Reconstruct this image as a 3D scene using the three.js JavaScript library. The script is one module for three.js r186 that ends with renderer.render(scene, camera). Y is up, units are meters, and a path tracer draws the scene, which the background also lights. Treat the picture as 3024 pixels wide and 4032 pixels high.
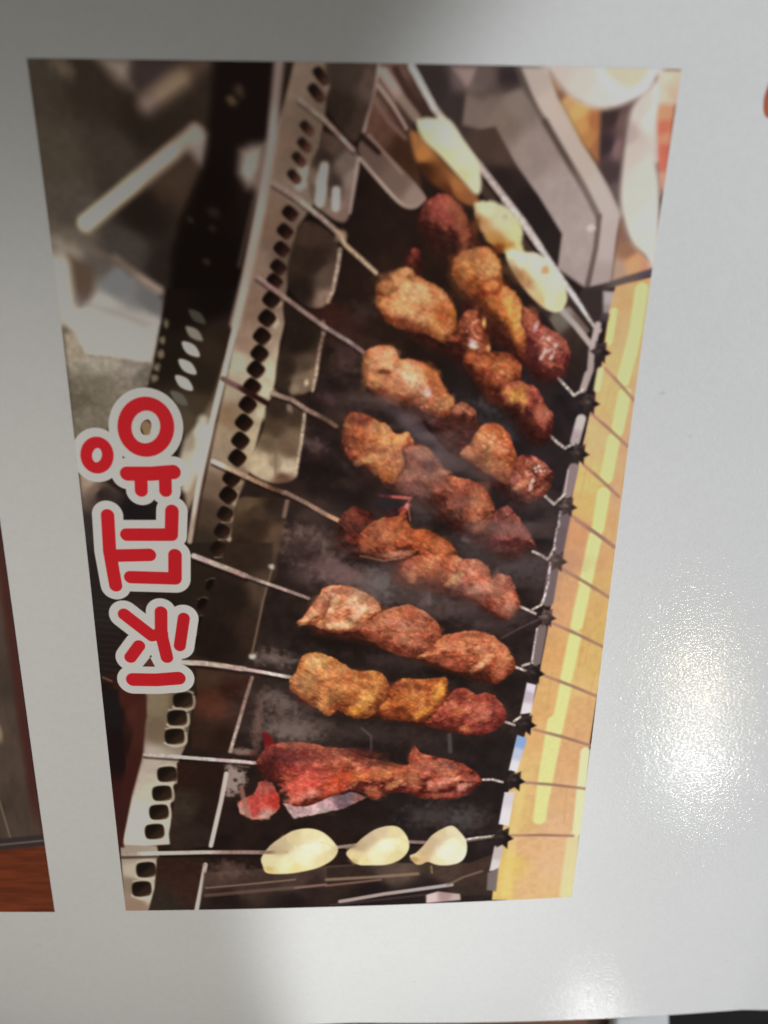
import * as THREE from 'three';
import { RoundedBoxGeometry } from 'three/addons/geometries/RoundedBoxGeometry.js';
import { RectAreaLightUniformsLib } from 'three/addons/lights/RectAreaLightUniformsLib.js';

// ------------------------------------------------------------------ camera, light, exposure
RectAreaLightUniformsLib.init();
const scene = new THREE.Scene();
const camera = new THREE.PerspectiveCamera(66.1, 0.75, 0.01, 20);
const eye = new THREE.Vector3(0.00141473, 0.12279168, -0.05381841);      // 12 cm above the sheet
const right = new THREE.Vector3(0.99957955, 0.02438459, -0.01568824);
const down = new THREE.Vector3(0.00645018, 0.34050044, 0.94022223);
const ahead = new THREE.Vector3(0.02826878, -0.93992811, 0.34019999);
camera.position.copy(eye);
camera.quaternion.setFromRotationMatrix(new THREE.Matrix4().makeBasis(right, down.clone().negate(), ahead.clone().negate()));
camera.focus = 0.143;
camera.userData.fStop = 10;
scene.add(camera);

const renderer = new THREE.WebGLRenderer({ antialias: true });
renderer.toneMapping = THREE.LinearToneMapping;
renderer.toneMappingExposure = 1;
renderer.shadowMap.enabled = true;
scene.background = new THREE.Color().setRGB(0.088, 0.0885, 0.084);          // the dim room all round

function lamp(name, label, radius, at, color, power, aim) {              // a round lamp: shade, glowing face and the light it gives
  const t = new THREE.Group(); t.name = name; t.userData = { label, category: 'lamp' };
  t.position.set(...at); t.lookAt(...aim);
  const shade = new THREE.Mesh(new THREE.LatheGeometry([[radius * 0.3, -radius * 1.1], [radius * 0.7, -radius * 0.8], [radius * 1.05, 0], [radius * 1.0, 0], [radius * 0.65, -radius * 0.76], [radius * 0.3, -radius * 1.05]].map((p) => new THREE.Vector2(...p)), 40).rotateX(Math.PI / 2), new THREE.MeshStandardMaterial({ color: 0x22201e, roughness: 0.5, side: THREE.DoubleSide }));
  shade.name = 'lamp_shade';
  const bulb = new THREE.Mesh(new THREE.SphereGeometry(radius * 0.6, 32, 20).scale(1, 1, 0.35).translate(0, 0, -radius * 0.1), new THREE.MeshStandardMaterial({ color: 0xffffff, emissive: new THREE.Color(...color), emissiveIntensity: power.glow }));
  bulb.name = 'bulb';
  t.add(shade, bulb); scene.add(t);
  const l = new THREE.SpotLight(new THREE.Color(...color), power.cd, 0, 1.0, 0.4);
  l.position.set(...at).addScaledVector(new THREE.Vector3(...aim).sub(l.position).normalize(), radius * 0.3);
  l.target.position.set(...aim); l.castShadow = true; l.shadow.radius = power.size; l.angle = power.angle; l.penumbra = power.penumbra;
  scene.add(l, l.target);
}
// key: unseen lamp, high right; its cone edge shapes the shade at left
lamp('unseen_lamp', 'large unseen lamp, out of view, placed to light the right of the page', 0.14, [1.72, 1.43, 0.6], [0.955, 0.98, 1], { cd: 12.8, glow: 12, size: 0.3, angle: 0.1768, penumbra: 0.02 }, [0.5, 0, 0.1465]);
lamp('unseen_lamp_004', 'unseen warm amber lamp, out of view, placed to warm the shade edge', 0.12, [1.72, 1.46, 0.75], [1, 0.8, 0.5], { cd: 3.6, glow: 8, size: 0.3, angle: 0.187, penumbra: 0.02 }, [0.5, 0, 0.1465]);  // unseen warm lamp; its wider cone leaves a warm fringe along the shade
// three unseen lamps, placed so the coated paper mirrors them as glare
lamp('unseen_lamp_001', 'unseen white lamp mirrored in the glitter at the right of the page', 0.07, [0.617, 0.816, 0.725], [1, 0.98, 0.95], { cd: 0.17, glow: 6, size: 1.5, angle: 0.5, penumbra: 0.6 }, [0.066, 0, 0.042]);
lamp('unseen_lamp_002', 'small unseen lamp mirrored in the glare at the bottom edge of the page', 0.06, [0.439, 0.51, 1.125], [1, 0.98, 0.95], { cd: 0.06, glow: 3, size: 2, angle: 0.5, penumbra: 0.6 }, [0.06, 0, 0.11]);
lamp('unseen_lamp_003', 'unseen warm yellow lamp mirrored in the glitter at the right of the page', 0.075, [0.63, 0.9, 0.62], [1, 0.85, 0.58], { cd: 0.17, glow: 4.5, size: 1.5, angle: 0.5, penumbra: 0.6 }, [0.06, 0, 0.02]);
lamp('unseen_left_lamp', 'unseen lamp, out of view, placed to light the left side of the page', 0.09, [-0.45, 1.0, -0.5], [1, 0.955, 0.87], { cd: 1.9, glow: 4, size: 1, angle: 0.1, penumbra: 1 }, [-0.045, 0, 0.042]);  // unseen, out of view; lights the left and fades towards the top

const TONE = 1.0, COAT = 0.6, COATROUGH = 0.075, BUMP = 0.00003;
const PAGE_END = (x) => (x < 0 ? 0.1086 : 0.1086 + 0.098 * x - 0.3 * x * x);

// ------------------------------------------------------------------ the sheet: a slightly curled page, x across, z down the picture
const W = 0.09, H = 0.14976;                                              // size of the printed picture, metres
function lift(x, z) {                                                     // height of the curled sheet
  const s = THREE.MathUtils.clamp(2 * z / H, -1.6, 1.6), t = THREE.MathUtils.clamp(2 * x / W, -2, 2);
  return 0.00126249 * (s * s - 1) - 0.00138181 * (s * s * s - s) - 0.00061833 * (t * t - 1) - 0.0013083 * s * t;
}
function bend(x, z) {                                                     // normal of the curled sheet
  const e = 1e-4;
  return new THREE.Vector3(lift(x - e, z) - lift(x + e, z), 2 * e, lift(x, z - e) - lift(x, z + e)).normalize();
}
// A point measured on the 3024 x 4032 photograph, in millimetres from the picture's top left corner.
function mm(px, py) {
  const d = ahead.clone().addScaledVector(right, (px - 1512) / 3098.7).addScaledVector(down, (py - 2016) / 3098.7);
  let y = 0, x = 0, z = 0;
  for (let k = 0; k < 6; k++) { const t = (y - eye.y) / d.y; x = eye.x + d.x * t; z = eye.z + d.z * t; y = lift(x, z); }
  return [(x + W / 2) * 1000, (z + H / 2) * 1000];
}
const sheet = (ox, oy, step = 1100 / 1659) => (x, y) => mm(ox + x * step, oy + y * step);   // points read off an enlargement whose corner is at (ox, oy)

// ------------------------------------------------------------------ noise
let seed = 7;
const rnd = () => { seed = (seed * 1664525 + 1013904223) >>> 0; return seed / 4294967296; };
const LAT = new Float32Array(65536); for (let i = 0; i < 65536; i++) LAT[i] = rnd();
function noise(x, y) {
  const xi = Math.floor(x), yi = Math.floor(y); let fx = x - xi, fy = y - yi;
  fx = fx * fx * (3 - 2 * fx); fy = fy * fy * (3 - 2 * fy);
  const a = (yi & 255) << 8, b = ((yi + 1) & 255) << 8, c = xi & 255, d = (xi + 1) & 255;
  return LAT[a + c] * (1 - fx) * (1 - fy) + LAT[a + d] * fx * (1 - fy) + LAT[b + c] * (1 - fx) * fy + LAT[b + d] * fx * fy;
}
function fbm(x, y, n = 4) { let v = 0, a = 0.5, s = 0; for (let k = 0; k < n; k++) { v += a * noise(x, y); s += a; a *= 0.5; x = x * 2.03 + 17.1; y = y * 2.03 + 5.7; } return v / s; }
const step01 = (a, b, x) => { x = Math.min(1, Math.max(0, (x - a) / (b - a))); return x * x * (3 - 2 * x); };

// ------------------------------------------------------------------ the printed picture, painted texel by texel in millimetres of the page
const TW = 1170, TH = 1947, TPM = TW / 90;                                // 13 texels to the millimetre
const ink = new Float32Array(TW * TH * 3), part = new Uint8Array(TW * TH);
const PARTS = [];                                                         // the printed things that get a piece of the sheet of their own
function newPart(name, label) { PARTS.push([name, label]); return PARTS.length; }
let current = 0;                                                          // the printed thing that is being painted

function put(i, c, a) { ink[i * 3] += (c[0] - ink[i * 3]) * a; ink[i * 3 + 1] += (c[1] - ink[i * 3 + 1]) * a; ink[i * 3 + 2] += (c[2] - ink[i * 3 + 2]) * a; if (a > 0.5 && current >= 0) part[i] = current; }
function box(pts, pad, visit) {
  let x0 = 1e9, x1 = -1e9, y0 = 1e9, y1 = -1e9;
  for (const [x, y] of pts) { x0 = Math.min(x0, x); x1 = Math.max(x1, x); y0 = Math.min(y0, y); y1 = Math.max(y1, y); }
  const a = Math.max(0, Math.floor((x0 - pad) * TPM)), b = Math.min(TW - 1, Math.ceil((x1 + pad) * TPM)), c = Math.max(0, Math.floor((y0 - pad) * TPM)), d = Math.min(TH - 1, Math.ceil((y1 + pad) * TPM));
  for (let j = c; j <= d; j++) for (let i = a; i <= b; i++) visit((i + 0.5) / TPM, (j + 0.5) / TPM, j * TW + i);
}
function loop(T, flat) { const p = []; for (let i = 0; i < flat.length; i += 2) p.push(T(flat[i], flat[i + 1])); return p; }
function rounded(p, n = 6) {
  const out = [];
  for (let i = 0; i < p.length; i++) {
    const a = p[(i + p.length - 1) % p.length], b = p[i], c = p[(i + 1) % p.length], d = p[(i + 2) % p.length];
    for (let k = 0; k < n; k++) { const t = k / n, u = t * t, v = u * t; out.push([0, 1].map((m) => 0.5 * (2 * b[m] + (c[m] - a[m]) * t + (2 * a[m] - 5 * b[m] + 4 * c[m] - d[m]) * u + (3 * b[m] - a[m] - 3 * c[m] + d[m]) * v))); }
  }
  return out;
}
const near = [0, 0];
let dabGrain = 0;                                                         // how strongly soft spots carry the grain of what they lie on
function depth(p, x, y) {                                                 // signed distance into a polygon; the nearest edge point is left in near
  let best = 1e9, odd = false;
  for (let i = 0, j = p.length - 1; i < p.length; j = i++) {
    const ax = p[j][0], ay = p[j][1], bx = p[i][0], by = p[i][1], ex = bx - ax, ey = by - ay;
    if ((ay > y) !== (by > y) && x < ax + (ex * (y - ay)) / ey) odd = !odd;
    const t = Math.min(1, Math.max(0, ((x - ax) * ex + (y - ay) * ey) / (ex * ex + ey * ey + 1e-12))), qx = ax + ex * t - x, qy = ay + ey * t - y, q = qx * qx + qy * qy;
    if (q < best) { best = q; near[0] = ax + ex * t; near[1] = ay + ey * t; }
  }
  return (odd ? 1 : -1) * Math.sqrt(best);
}
// a flat patch; color is one colour, or { at: [x, y, r, g, b, ...] } = colours at places, blended by nearness
function tint(T, color) {
  if (Array.isArray(color)) return () => color;
  const k = []; for (let i = 0; i < color.at.length; i += 5) { const [x, y] = T(color.at[i], color.at[i + 1]); k.push([x, y, color.at[i + 2], color.at[i + 3], color.at[i + 4]]); }
  const o = [0, 0, 0];
  return (x, y) => {
    let s = 0; o[0] = o[1] = o[2] = 0;
    for (const q of k) { const d = (x - q[0]) * (x - q[0]) + (y - q[1]) * (y - q[1]) + 0.05, w = 1 / (d * d); s += w; o[0] += w * q[2]; o[1] += w * q[3]; o[2] += w * q[4]; }
    o[0] /= s; o[1] /= s; o[2] /= s; return o;
  };
}
function patch(T, flat, color, { soft = 0.12, a = 1, curve = false, wob = 0, wobScale = 1.2, grain = 0, grainScale = 1 } = {}) {
  let p = loop(T, flat); if (curve) p = rounded(p);
  const c = tint(T, color), o = [0, 0, 0];
  box(p, soft + wob, (x, y, i) => {
    const wx = wob ? x + wob * (2 * fbm(x / wobScale, y / wobScale, 3) - 1) : x, wy = wob ? y + wob * (2 * fbm(x / wobScale + 40, y / wobScale + 9, 3) - 1) : y;
    const cov = step01(-soft, soft, depth(p, wx, wy)) * a;
    if (cov < 0.004) return;
    const q = c(x, y), g = grain ? 1 + grain * (2 * fbm(x / grainScale + 3, y / grainScale + 71, 4) - 1) : 1;
    o[0] = q[0] * g; o[1] = q[1] * g; o[2] = q[2] * g; put(i, o, cov);
  });
}
// a rod or a stroke through points, with widths given in the enlargement's own pixels
function rod(T, flat, w, color, { soft = 0.08, a = 1, curve = false, round = 0, grain = 0 } = {}) {
  let p = loop(T, flat);
  const [sx, sy] = T(flat[0] + 50, flat[1]), unit = Math.hypot(sx - p[0][0], sy - p[0][1]) / 50, r = w * unit / 2;
  if (curve) { const q = []; for (let i = 0; i < p.length - 1; i++) { const A = p[Math.max(0, i - 1)], B = p[i], C = p[i + 1], D = p[Math.min(p.length - 1, i + 2)]; for (let k = 0; k < 8; k++) { const t = k / 8, u = t * t, v = u * t; q.push([0, 1].map((m) => 0.5 * (2 * B[m] + (C[m] - A[m]) * t + (2 * A[m] - 5 * B[m] + 4 * C[m] - D[m]) * u + (3 * B[m] - A[m] - 3 * C[m] + D[m]) * v))); } } q.push(p[p.length - 1]); p = q; }
  const c = tint(T, color), o = [0, 0, 0];
  box(p, r + soft, (x, y, i) => {
    let best = 1e9, side = 0;
    for (let k = 0; k < p.length - 1; k++) {
      const ex = p[k + 1][0] - p[k][0], ey = p[k + 1][1] - p[k][1], L = ex * ex + ey * ey + 1e-12, t = Math.min(1, Math.max(0, ((x - p[k][0]) * ex + (y - p[k][1]) * ey) / L)), qx = x - p[k][0] - ex * t, qy = y - p[k][1] - ey * t, d = Math.hypot(qx, qy);
      if (d < best) { best = d; side = (ex * qy - ey * qx) / Math.sqrt(L); }
    }
    const cov = step01(soft, -soft, best - r) * a; if (cov < 0.004) return;
    const q = c(x, y), g = 1 - round * (side / (r + 1e-6)) + (grain ? grain * (2 * noise(x * 3, y * 3) - 1) : 0);
    o[0] = q[0] * g; o[1] = q[1] * g; o[2] = q[2] * g; put(i, o, cov);
  });
}
// a soft spot with an uneven outline
function dab(T, x, y, rx, ry, deg, color, a = 0.8, soft = 0.7, rough = 0.5) {
  const [cx, cy] = T(x, y), [ux, uy] = T(x + 20, y), unit = Math.hypot(ux - cx, uy - cy) / 20, t = (deg * Math.PI) / 180, co = Math.cos(t), si = Math.sin(t), R = Math.max(rx, ry) * unit * 1.9;
  box([[cx - R, cy - R], [cx + R, cy + R]], 0, (px, py, i) => {
    const dx = px - cx, dy = py - cy, u = (dx * co + dy * si) / (rx * unit), v = (dy * co - dx * si) / (ry * unit);
    const e = Math.sqrt(u * u + v * v) + rough * (2 * fbm(px * 1.3 + x, py * 1.3 + y, 3) - 1);
    const cov = step01(1 + soft * 0.8, 1 - soft, e) * a; if (cov < 0.004) return;
    if (!dabGrain) { put(i, color, cov); return; }
    const g = 1 + dabGrain * (1.3 * (fbm(px * 1.5 + 11, py * 1.5 + 3, 4) - 0.5) + 0.9 * (noise(px * 3.6, py * 3.6) - 0.5)); put(i, [color[0] * g, color[1] * g, color[2] * g], cov);
  });
}
const LIGHT = new THREE.Vector3(-0.05, -0.62, 0.78).normalize();          // how the pictured food was lit when it was photographed
// a piece of grilled meat: outline, then three colours (dark, mid, light), rounded and fibrous
function meat(T, flat, dark, mid, light, { soft = 0.16, wob = 0.35, fibre = 35, gloss = 0.5, char = 0.35, bulge = 1, tone = 0 } = {}) {
  dark = [dark[0] * 0.86, dark[1] * 0.8, dark[2] * 0.8]; mid = [mid[0] * 0.95, mid[1] * 0.87, mid[2] * 0.86]; light = [light[0] * 1.02, light[1] * 0.98, light[2] * 0.98];
  const p = rounded(loop(T, flat), 5);
  let R = 0; box(p, 0, (x, y, i) => { if (i % 37 === 0) R = Math.max(R, depth(p, x, y)); });
  const o = [0, 0, 0], fa = (fibre * Math.PI) / 180, fc = Math.cos(fa), fs = Math.sin(fa), ox = p[0][0] * 7.3, oy = p[0][1] * 3.1;
  const relief = (x, y) => 0.9 * fbm(x * 0.42 + ox, y * 0.42 + oy, 3) + 0.34 * fbm(x * 1.3 + oy, y * 1.3, 4) + 0.10 * noise((x * fc + y * fs) * 1.1, (y * fc - x * fs) * 4.2);
  box(p, soft + wob, (x, y, i) => {
    const wx = x + wob * (2 * fbm(x * 0.8 + ox, y * 0.8, 3) - 1), wy = y + wob * (2 * fbm(x * 0.8, y * 0.8 + oy, 3) - 1), d = depth(p, wx, wy), cov = step01(-soft, soft, d);
    if (cov < 0.004) return;
    const k = Math.min(1, Math.max(0, d / (R * 0.95))), dd = Math.max(Math.abs(d), 0.05), nx0 = near[0] - wx, ny0 = near[1] - wy, fall = (1 - k) * bulge;
    const e = 0.09, h = relief(x, y), gx = (relief(x + e, y) - h) / e, gy = (relief(x, y + e) - h) / e;
    let nx = (nx0 / dd) * fall - 0.85 * gx, ny = (ny0 / dd) * fall - 0.85 * gy, nz = 0.45 + 0.7 * k; const L = Math.hypot(nx, ny, nz); nx /= L; ny /= L; nz /= L;
    const lit = nx * LIGHT.x + ny * LIGHT.y + nz * LIGHT.z;
    const blotch = fbm(x * 0.55 + oy, y * 0.55 + ox, 4), strand = noise((x * fc + y * fs) * 0.9 + 5, (y * fc - x * fs) * 3.4);
    let t = 0.06 + 0.62 * Math.max(0, lit) + 0.9 * (blotch - 0.5) + 0.26 * (strand - 0.5) + tone;
    t -= char * step01(0.52, 0.72, fbm(x * 0.9 + ox + 31, y * 0.9 + oy, 4)) * 0.8;
    t += 0.3 * (fbm(x * 1.7 + oy, y * 1.7 + ox, 3) - 0.5) + 0.1 * (noise(x * 4.6, y * 4.6) - 0.5);
    t *= 0.4 + 0.6 * step01(0, 1.1, d + 0.7 * (ny < -0.1 ? 1 : 0));
    t = Math.min(1, Math.max(0, t));
    for (let m = 0; m < 3; m++) o[m] = t < 0.5 ? dark[m] + (mid[m] - dark[m]) * t * 2 : mid[m] + (light[m] - mid[m]) * (t - 0.5) * 2;
    const s = gloss * Math.pow(Math.max(0, nx * 0.1 - ny * 0.36 + nz * 0.93), 22) * step01(0.56, 0.74, noise(x * 3.1 + ox, y * 3.1 + oy)) * 130;
    o[0] += s; o[1] += s; o[2] += s; put(i, o, cov);
  });
}
const V = sheet(0, 0, 3024 / 1659);
const A = sheet(0, 150), B = sheet(1000, 200), C = sheet(1900, 200), D = sheet(200, 1150), E = sheet(1100, 1200), F = sheet(200, 2150), G = sheet(1100, 2150), N = sheet(300, 2700), I = sheet(1300, 2800), J = sheet(1800, 1100), K = sheet(1700, 2050), M = sheet(700, 1150);

// the whole picture: dark inside of the grill
patch(V, [20, 90, 1520, 90, 1300, 2000, 220, 2010], { at: [100, 200, 62, 54, 46, 500, 500, 24, 14, 10, 900, 700, 42, 26, 20, 800, 1100, 46, 32, 28, 1000, 900, 44, 34, 34, 1150, 1000, 44, 34, 36, 700, 1500, 46, 34, 30, 1000, 1750, 44, 34, 33, 600, 1800, 40, 26, 22] }, { grain: 0.3, grainScale: 2.6 });
for (let k = 0; k < 150; k++) { const x = 620 + rnd() * 620, y = 640 + rnd() * 1150; dab(V, x, y, 10 + rnd() * 34, 6 + rnd() * 16, rnd() * 60, rnd() > 0.45 ? [78, 60, 56] : [26, 18, 17], 0.35, 1, 0.9); }

// ---- top left: blurred table behind the grill
patch(A, [100, 60, 1300, 60, 1200, 760, 1060, 1100, 1000, 1700, 300, 1700], { at: [230, 200, 62, 54, 46, 330, 700, 70, 62, 53, 560, 260, 50, 40, 33, 850, 520, 42, 32, 26, 700, 700, 60, 52, 46, 420, 1000, 74, 66, 60, 850, 1050, 34, 24, 19, 760, 1250, 64, 58, 54, 1000, 1350, 40, 32, 28, 1000, 850, 56, 42, 33, 420, 1250, 96, 86, 78] }, { soft: 0.80, grain: 0.08 });
patch(A, [590, 120, 780, 120, 790, 290, 700, 250], [128, 114, 106], { soft: 1.60 });
dab(A, 370, 170, 70, 45, 40, [96, 84, 68], 0.7, 0.9);
patch(A, [790, 130, 1030, 130, 1000, 240, 860, 330, 770, 260], [58, 46, 46], { soft: 1.60 });
rod(A, [885, 400, 1060, 270, 1280, 140], 105, { at: [885, 400, 116, 98, 92, 1000, 310, 126, 106, 88, 1250, 150, 70, 54, 46] }, { soft: 1.60, round: 0.25 });
patch(A, [900, 850, 1170, 700, 1180, 800, 1080, 960], [66, 50, 41], { soft: 1.44 });
rod(A, [515, 1105, 840, 835, 1160, 570], 88, { at: [515, 1110, 212, 198, 168, 700, 950, 200, 184, 158, 950, 740, 170, 152, 136, 1150, 580, 140, 122, 112] }, { soft: 0.88, round: 0.22 });
patch(A, [1100, 620, 1160, 520, 1240, 570, 1235, 650, 1200, 760, 1140, 690], { at: [1150, 560, 138, 124, 118, 1210, 700, 122, 108, 106] }, { soft: 1.12 });
// black belt between the table and the grill rail
patch(A, [1270, 100, 1680, 100, 1600, 700, 1500, 1100, 1400, 1700, 1000, 1700, 1030, 1250, 1130, 1000, 1230, 720, 1255, 420], { at: [1450, 300, 20, 10, 8, 1300, 900, 15, 6, 4, 1200, 1300, 14, 6, 4, 1500, 900, 26, 15, 12] }, { soft: 1.12 });
for (const [x, y, r, c] of [[1380, 372, 34, 96], [1420, 312, 40, 74], [1270, 1035, 40, 46], [1130, 1080, 22, 52], [1230, 1330, 26, 52], [1265, 1130, 26, 42], [1190, 1620, 40, 44]]) dab(A, x, y, r, r * 0.75, 40, [c, c * 0.8, c * 0.62], 0.75, 0.9);
patch(A, [1430, 670, 1490, 640, 1570, 630, 1545, 890, 1470, 890, 1420, 800], { at: [1440, 800, 150, 140, 134, 1500, 700, 142, 128, 120, 1530, 860, 120, 104, 98] }, { soft: 1.28 });
// plate lower left
patch(A, [300, 1190, 520, 1240, 660, 1320, 960, 1500, 1010, 1720, 420, 1720, 350, 1380], { at: [380, 1280, 128, 118, 110, 600, 1330, 84, 78, 74, 700, 1450, 108, 108, 112, 900, 1560, 96, 94, 96, 620, 1620, 168, 164, 158, 850, 1660, 120, 118, 118] }, { soft: 1.12, wob: 0.5 });
patch(A, [260, 1270, 430, 1330, 470, 1720, 340, 1720], [176, 171, 160], { soft: 1.60 });
patch(A, [410, 1290, 560, 1350, 560, 1500, 500, 1650, 460, 1640], { at: [500, 1400, 84, 68, 58, 480, 1600, 92, 74, 68] }, { soft: 0.96 });
rod(A, [690, 1310, 800, 1400, 945, 1495], 44, { at: [700, 1330, 104, 90, 80, 930, 1490, 146, 126, 118] }, { soft: 0.80 });
rod(A, [480, 1240, 690, 1320], 30, [98, 86, 76], { soft: 0.80, a: 0.7 });
// bright band and brushed plate, black belt with lit slots
patch(D, [120, 100, 300, 60, 560, 130, 660, 170, 640, 300, 600, 430, 330, 400, 190, 380, 130, 260], { at: [300, 180, 176, 172, 164, 580, 200, 172, 166, 160, 250, 290, 204, 198, 188, 480, 330, 200, 192, 182, 620, 400, 196, 186, 176] }, { soft: 1.02, wob: 0.3 });
patch(D, [170, 60, 420, 90, 620, 190, 560, 215, 360, 150], [128, 126, 128], { soft: 1.53, a: 0.8 });
patch(D, [70, 240, 150, 240, 210, 360, 420, 395, 610, 430, 600, 560, 420, 640, 330, 860, 130, 880], { at: [100, 300, 150, 138, 124, 300, 420, 148, 140, 130, 500, 440, 136, 126, 118, 300, 560, 112, 104, 92, 560, 500, 104, 96, 88, 250, 720, 112, 104, 92, 200, 640, 96, 88, 76] }, { soft: 0.85, grain: 0.16, grainScale: 0.7 });
for (let k = 0; k < 26; k++) dab(D, 150 + rnd() * 420, 420 + rnd() * 360, 8 + rnd() * 10, 7, 0, [150, 144, 134], 0.5 * rnd(), 0.8);
patch(D, [690, -20, 1110, -20, 1080, 200, 1030, 420, 960, 640, 880, 820, 800, 880, 720, 620, 570, 580, 610, 440, 640, 260], { at: [750, 100, 22, 13, 10, 950, 60, 16, 8, 6, 700, 400, 30, 22, 16, 900, 500, 42, 32, 24, 960, 350, 50, 38, 29, 820, 760, 76, 64, 52, 1040, 250, 44, 30, 24, 880, 700, 66, 53, 42] }, { soft: 0.3 });
for (const [x, y, w] of [[850, 245, 0.5], [830, 338, 1], [810, 442, 1.05], [790, 538, 1], [760, 628, 0.36], [868, 145, 0.25]]) patch(D, [x - 48, y - 42, x + 22, y - 20, x + 52, y + 44, x - 20, y + 22], [228 * w + 8, 222 * w + 6, 208 * w + 4], { soft: 0.22, curve: true });
for (const [x, y] of [[685, 185], [665, 290], [652, 372], [632, 450], [615, 512]]) dab(D, x, y, 20, 26, 20, [126, 114, 98], 0.8, 0.7);
patch(D, [790, 880, 860, 800, 960, 640, 1030, 420, 1060, 470, 960, 850, 880, 1180, 810, 1300, 760, 1000], { at: [830, 880, 150, 138, 122, 930, 740, 110, 95, 80, 880, 1000, 188, 178, 164, 1000, 560, 120, 104, 88, 830, 1150, 150, 130, 112, 900, 840, 200, 190, 176] }, { soft: 0.59 });
rod(D, [905, 760, 880, 980, 800, 1160], 60, [206, 198, 184], { soft: 0.6, a: 0.7 });

// ---- perforated rail
current = newPart('perforated_rail', 'pale steel rail with a row of dark holes in the picture');
patch(B, [240, 60, 460, 60, 440, 250, 430, 330, 380, 640, 360, 900, 260, 1050, 200, 1400, 130, 1700, -120, 1700, -60, 1300, 60, 700, 180, 300], { at: [260, 200, 118, 100, 89, 330, 380, 106, 88, 77, 180, 600, 113, 92, 80, 300, 800, 121, 105, 94, 100, 1000, 111, 88, 75, 20, 1300, 129, 106, 93, 200, 1250, 100, 82, 70] }, { soft: 0.3, grain: 0.08 });
patch(D, [1150, -20, 1380, 30, 1390, 180, 1360, 300, 1340, 500, 1310, 620, 1270, 700, 1180, 1060, 1110, 1230, 1080, 1460, 1040, 1659, 820, 1659, 900, 1200, 985, 800, 1060, 450], { at: [1190, 80, 130, 104, 90, 1150, 300, 148, 122, 106, 1100, 420, 186, 171, 151, 1050, 560, 166, 149, 131, 1060, 740, 133, 108, 86, 1020, 850, 153, 133, 111, 1300, 520, 191, 176, 151, 1250, 740, 169, 153, 126, 1230, 880, 182, 165, 137, 1000, 1000, 146, 126, 108, 960, 1150, 108, 88, 74, 920, 1300, 76, 59, 48, 900, 1500, 58, 45, 36, 1060, 1120, 123, 102, 83] }, { soft: 0.25, grain: 0.08 });
patch(F, [820, -20, 1050, -20, 940, 300, 880, 640, 820, 860, 740, 860, 830, 300], { at: [900, 100, 44, 33, 26, 860, 600, 50, 36, 28] }, { soft: 0.2, a: 0.9 });
patch(N, [415, 30, 700, 30, 660, 330, 600, 470, 560, 700, 570, 940, 270, 960, 330, 640, 390, 420], { at: [470, 100, 122, 108, 88, 480, 250, 108, 92, 76, 640, 130, 88, 72, 58, 440, 440, 168, 156, 146, 380, 560, 176, 164, 152, 340, 760, 206, 198, 184, 360, 900, 212, 204, 192, 560, 920, 200, 190, 172, 430, 620, 190, 178, 164] }, { soft: 0.22, grain: 0.05 });
patch(N, [262, 940, 480, 950, 500, 1040, 470, 1240, 430, 1360, 290, 1360], { at: [300, 1000, 150, 136, 124, 340, 1100, 176, 164, 150, 320, 1180, 130, 114, 100, 440, 1240, 190, 178, 164, 360, 1310, 138, 116, 100] }, { soft: 0.2 });
// left edge line of the rail
rod(A, [1660, 120, 1612, 620, 1545, 1030, 1468, 1400, 1395, 1700], 62, { at: [1650, 200, 116, 100, 96, 1610, 620, 140, 124, 120, 1500, 1250, 156, 140, 132, 1420, 1600, 170, 154, 144] }, { soft: 0.56 });
rod(A, [1570, 700, 1500, 1000, 1420, 1350], 18, [120, 98, 94], { soft: 0.56, a: 0.6 });
rod(D, [1150, -20, 1085, 250, 1020, 520, 950, 800, 900, 1040, 862, 1250, 825, 1480], 34, { at: [1140, 50, 172, 156, 146, 1040, 430, 204, 190, 176, 950, 800, 206, 194, 182, 870, 1200, 208, 196, 184, 830, 1450, 168, 150, 136] }, { soft: 0.22 });
rod(D, [985, 780, 900, 1120, 850, 1400], 12, [120, 92, 82], { soft: 0.2, a: 0.6 });
// white touches between the holes
for (const [x, y, r] of [[1330, 180, 26], [1300, 470, 34], [1310, 600, 30], [1270, 600, 26], [1245, 720, 34], [1100, 1260, 18], [1080, 1340, 12], [1060, 1470, 14]]) dab(D, x, y, r, r * 1.2, 20, [206, 192, 166], 0.75, 0.7);
for (const [x, y] of [[300, 715], [275, 790]]) dab(B, x, y, 30, 36, 30, [196, 180, 166], 0.8, 0.7);
dab(B, 465, 215, 36, 42, 0, [156, 138, 128], 0.8, 0.7);
// holes
const hole = (T, x, y, w, h, deg, c) => {
  const t = (deg * Math.PI) / 180, q = [];
  for (const [a, b] of [[-1, -0.55], [-0.6, -1], [0.6, -1], [1, -0.55], [1, 0.55], [0.6, 1], [-0.6, 1], [-1, 0.55]]) q.push(x + (a * w * Math.cos(t) - b * h * Math.sin(t)) / 2, y + (a * w * Math.sin(t) + b * h * Math.cos(t)) / 2);
  patch(T, q, { at: [x - w * 0.3, y - h * 0.3, c[0] * 0.8, c[1] * 0.75, c[2] * 0.7, x + w * 0.3, y + h * 0.35, c[0] * 1.7, c[1] * 1.6, c[2] * 1.5] }, { soft: 0.2, curve: true });
  rod(T, [x + w * 0.1, y + h * 0.52, x + w * 0.45, y + h * 0.3], 7, [150, 130, 112], { soft: 0.2, a: 0.35 });
};
for (const [x, y] of [[400, 150], [370, 250]]) hole(B, x, y, 120, 62, 52, [34, 20, 18]);
for (const [x, y] of [[315, 460], [300, 560], [268, 645], [240, 748]]) hole(B, x, y, 96, 54, 48, [44, 28, 24]);
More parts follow.
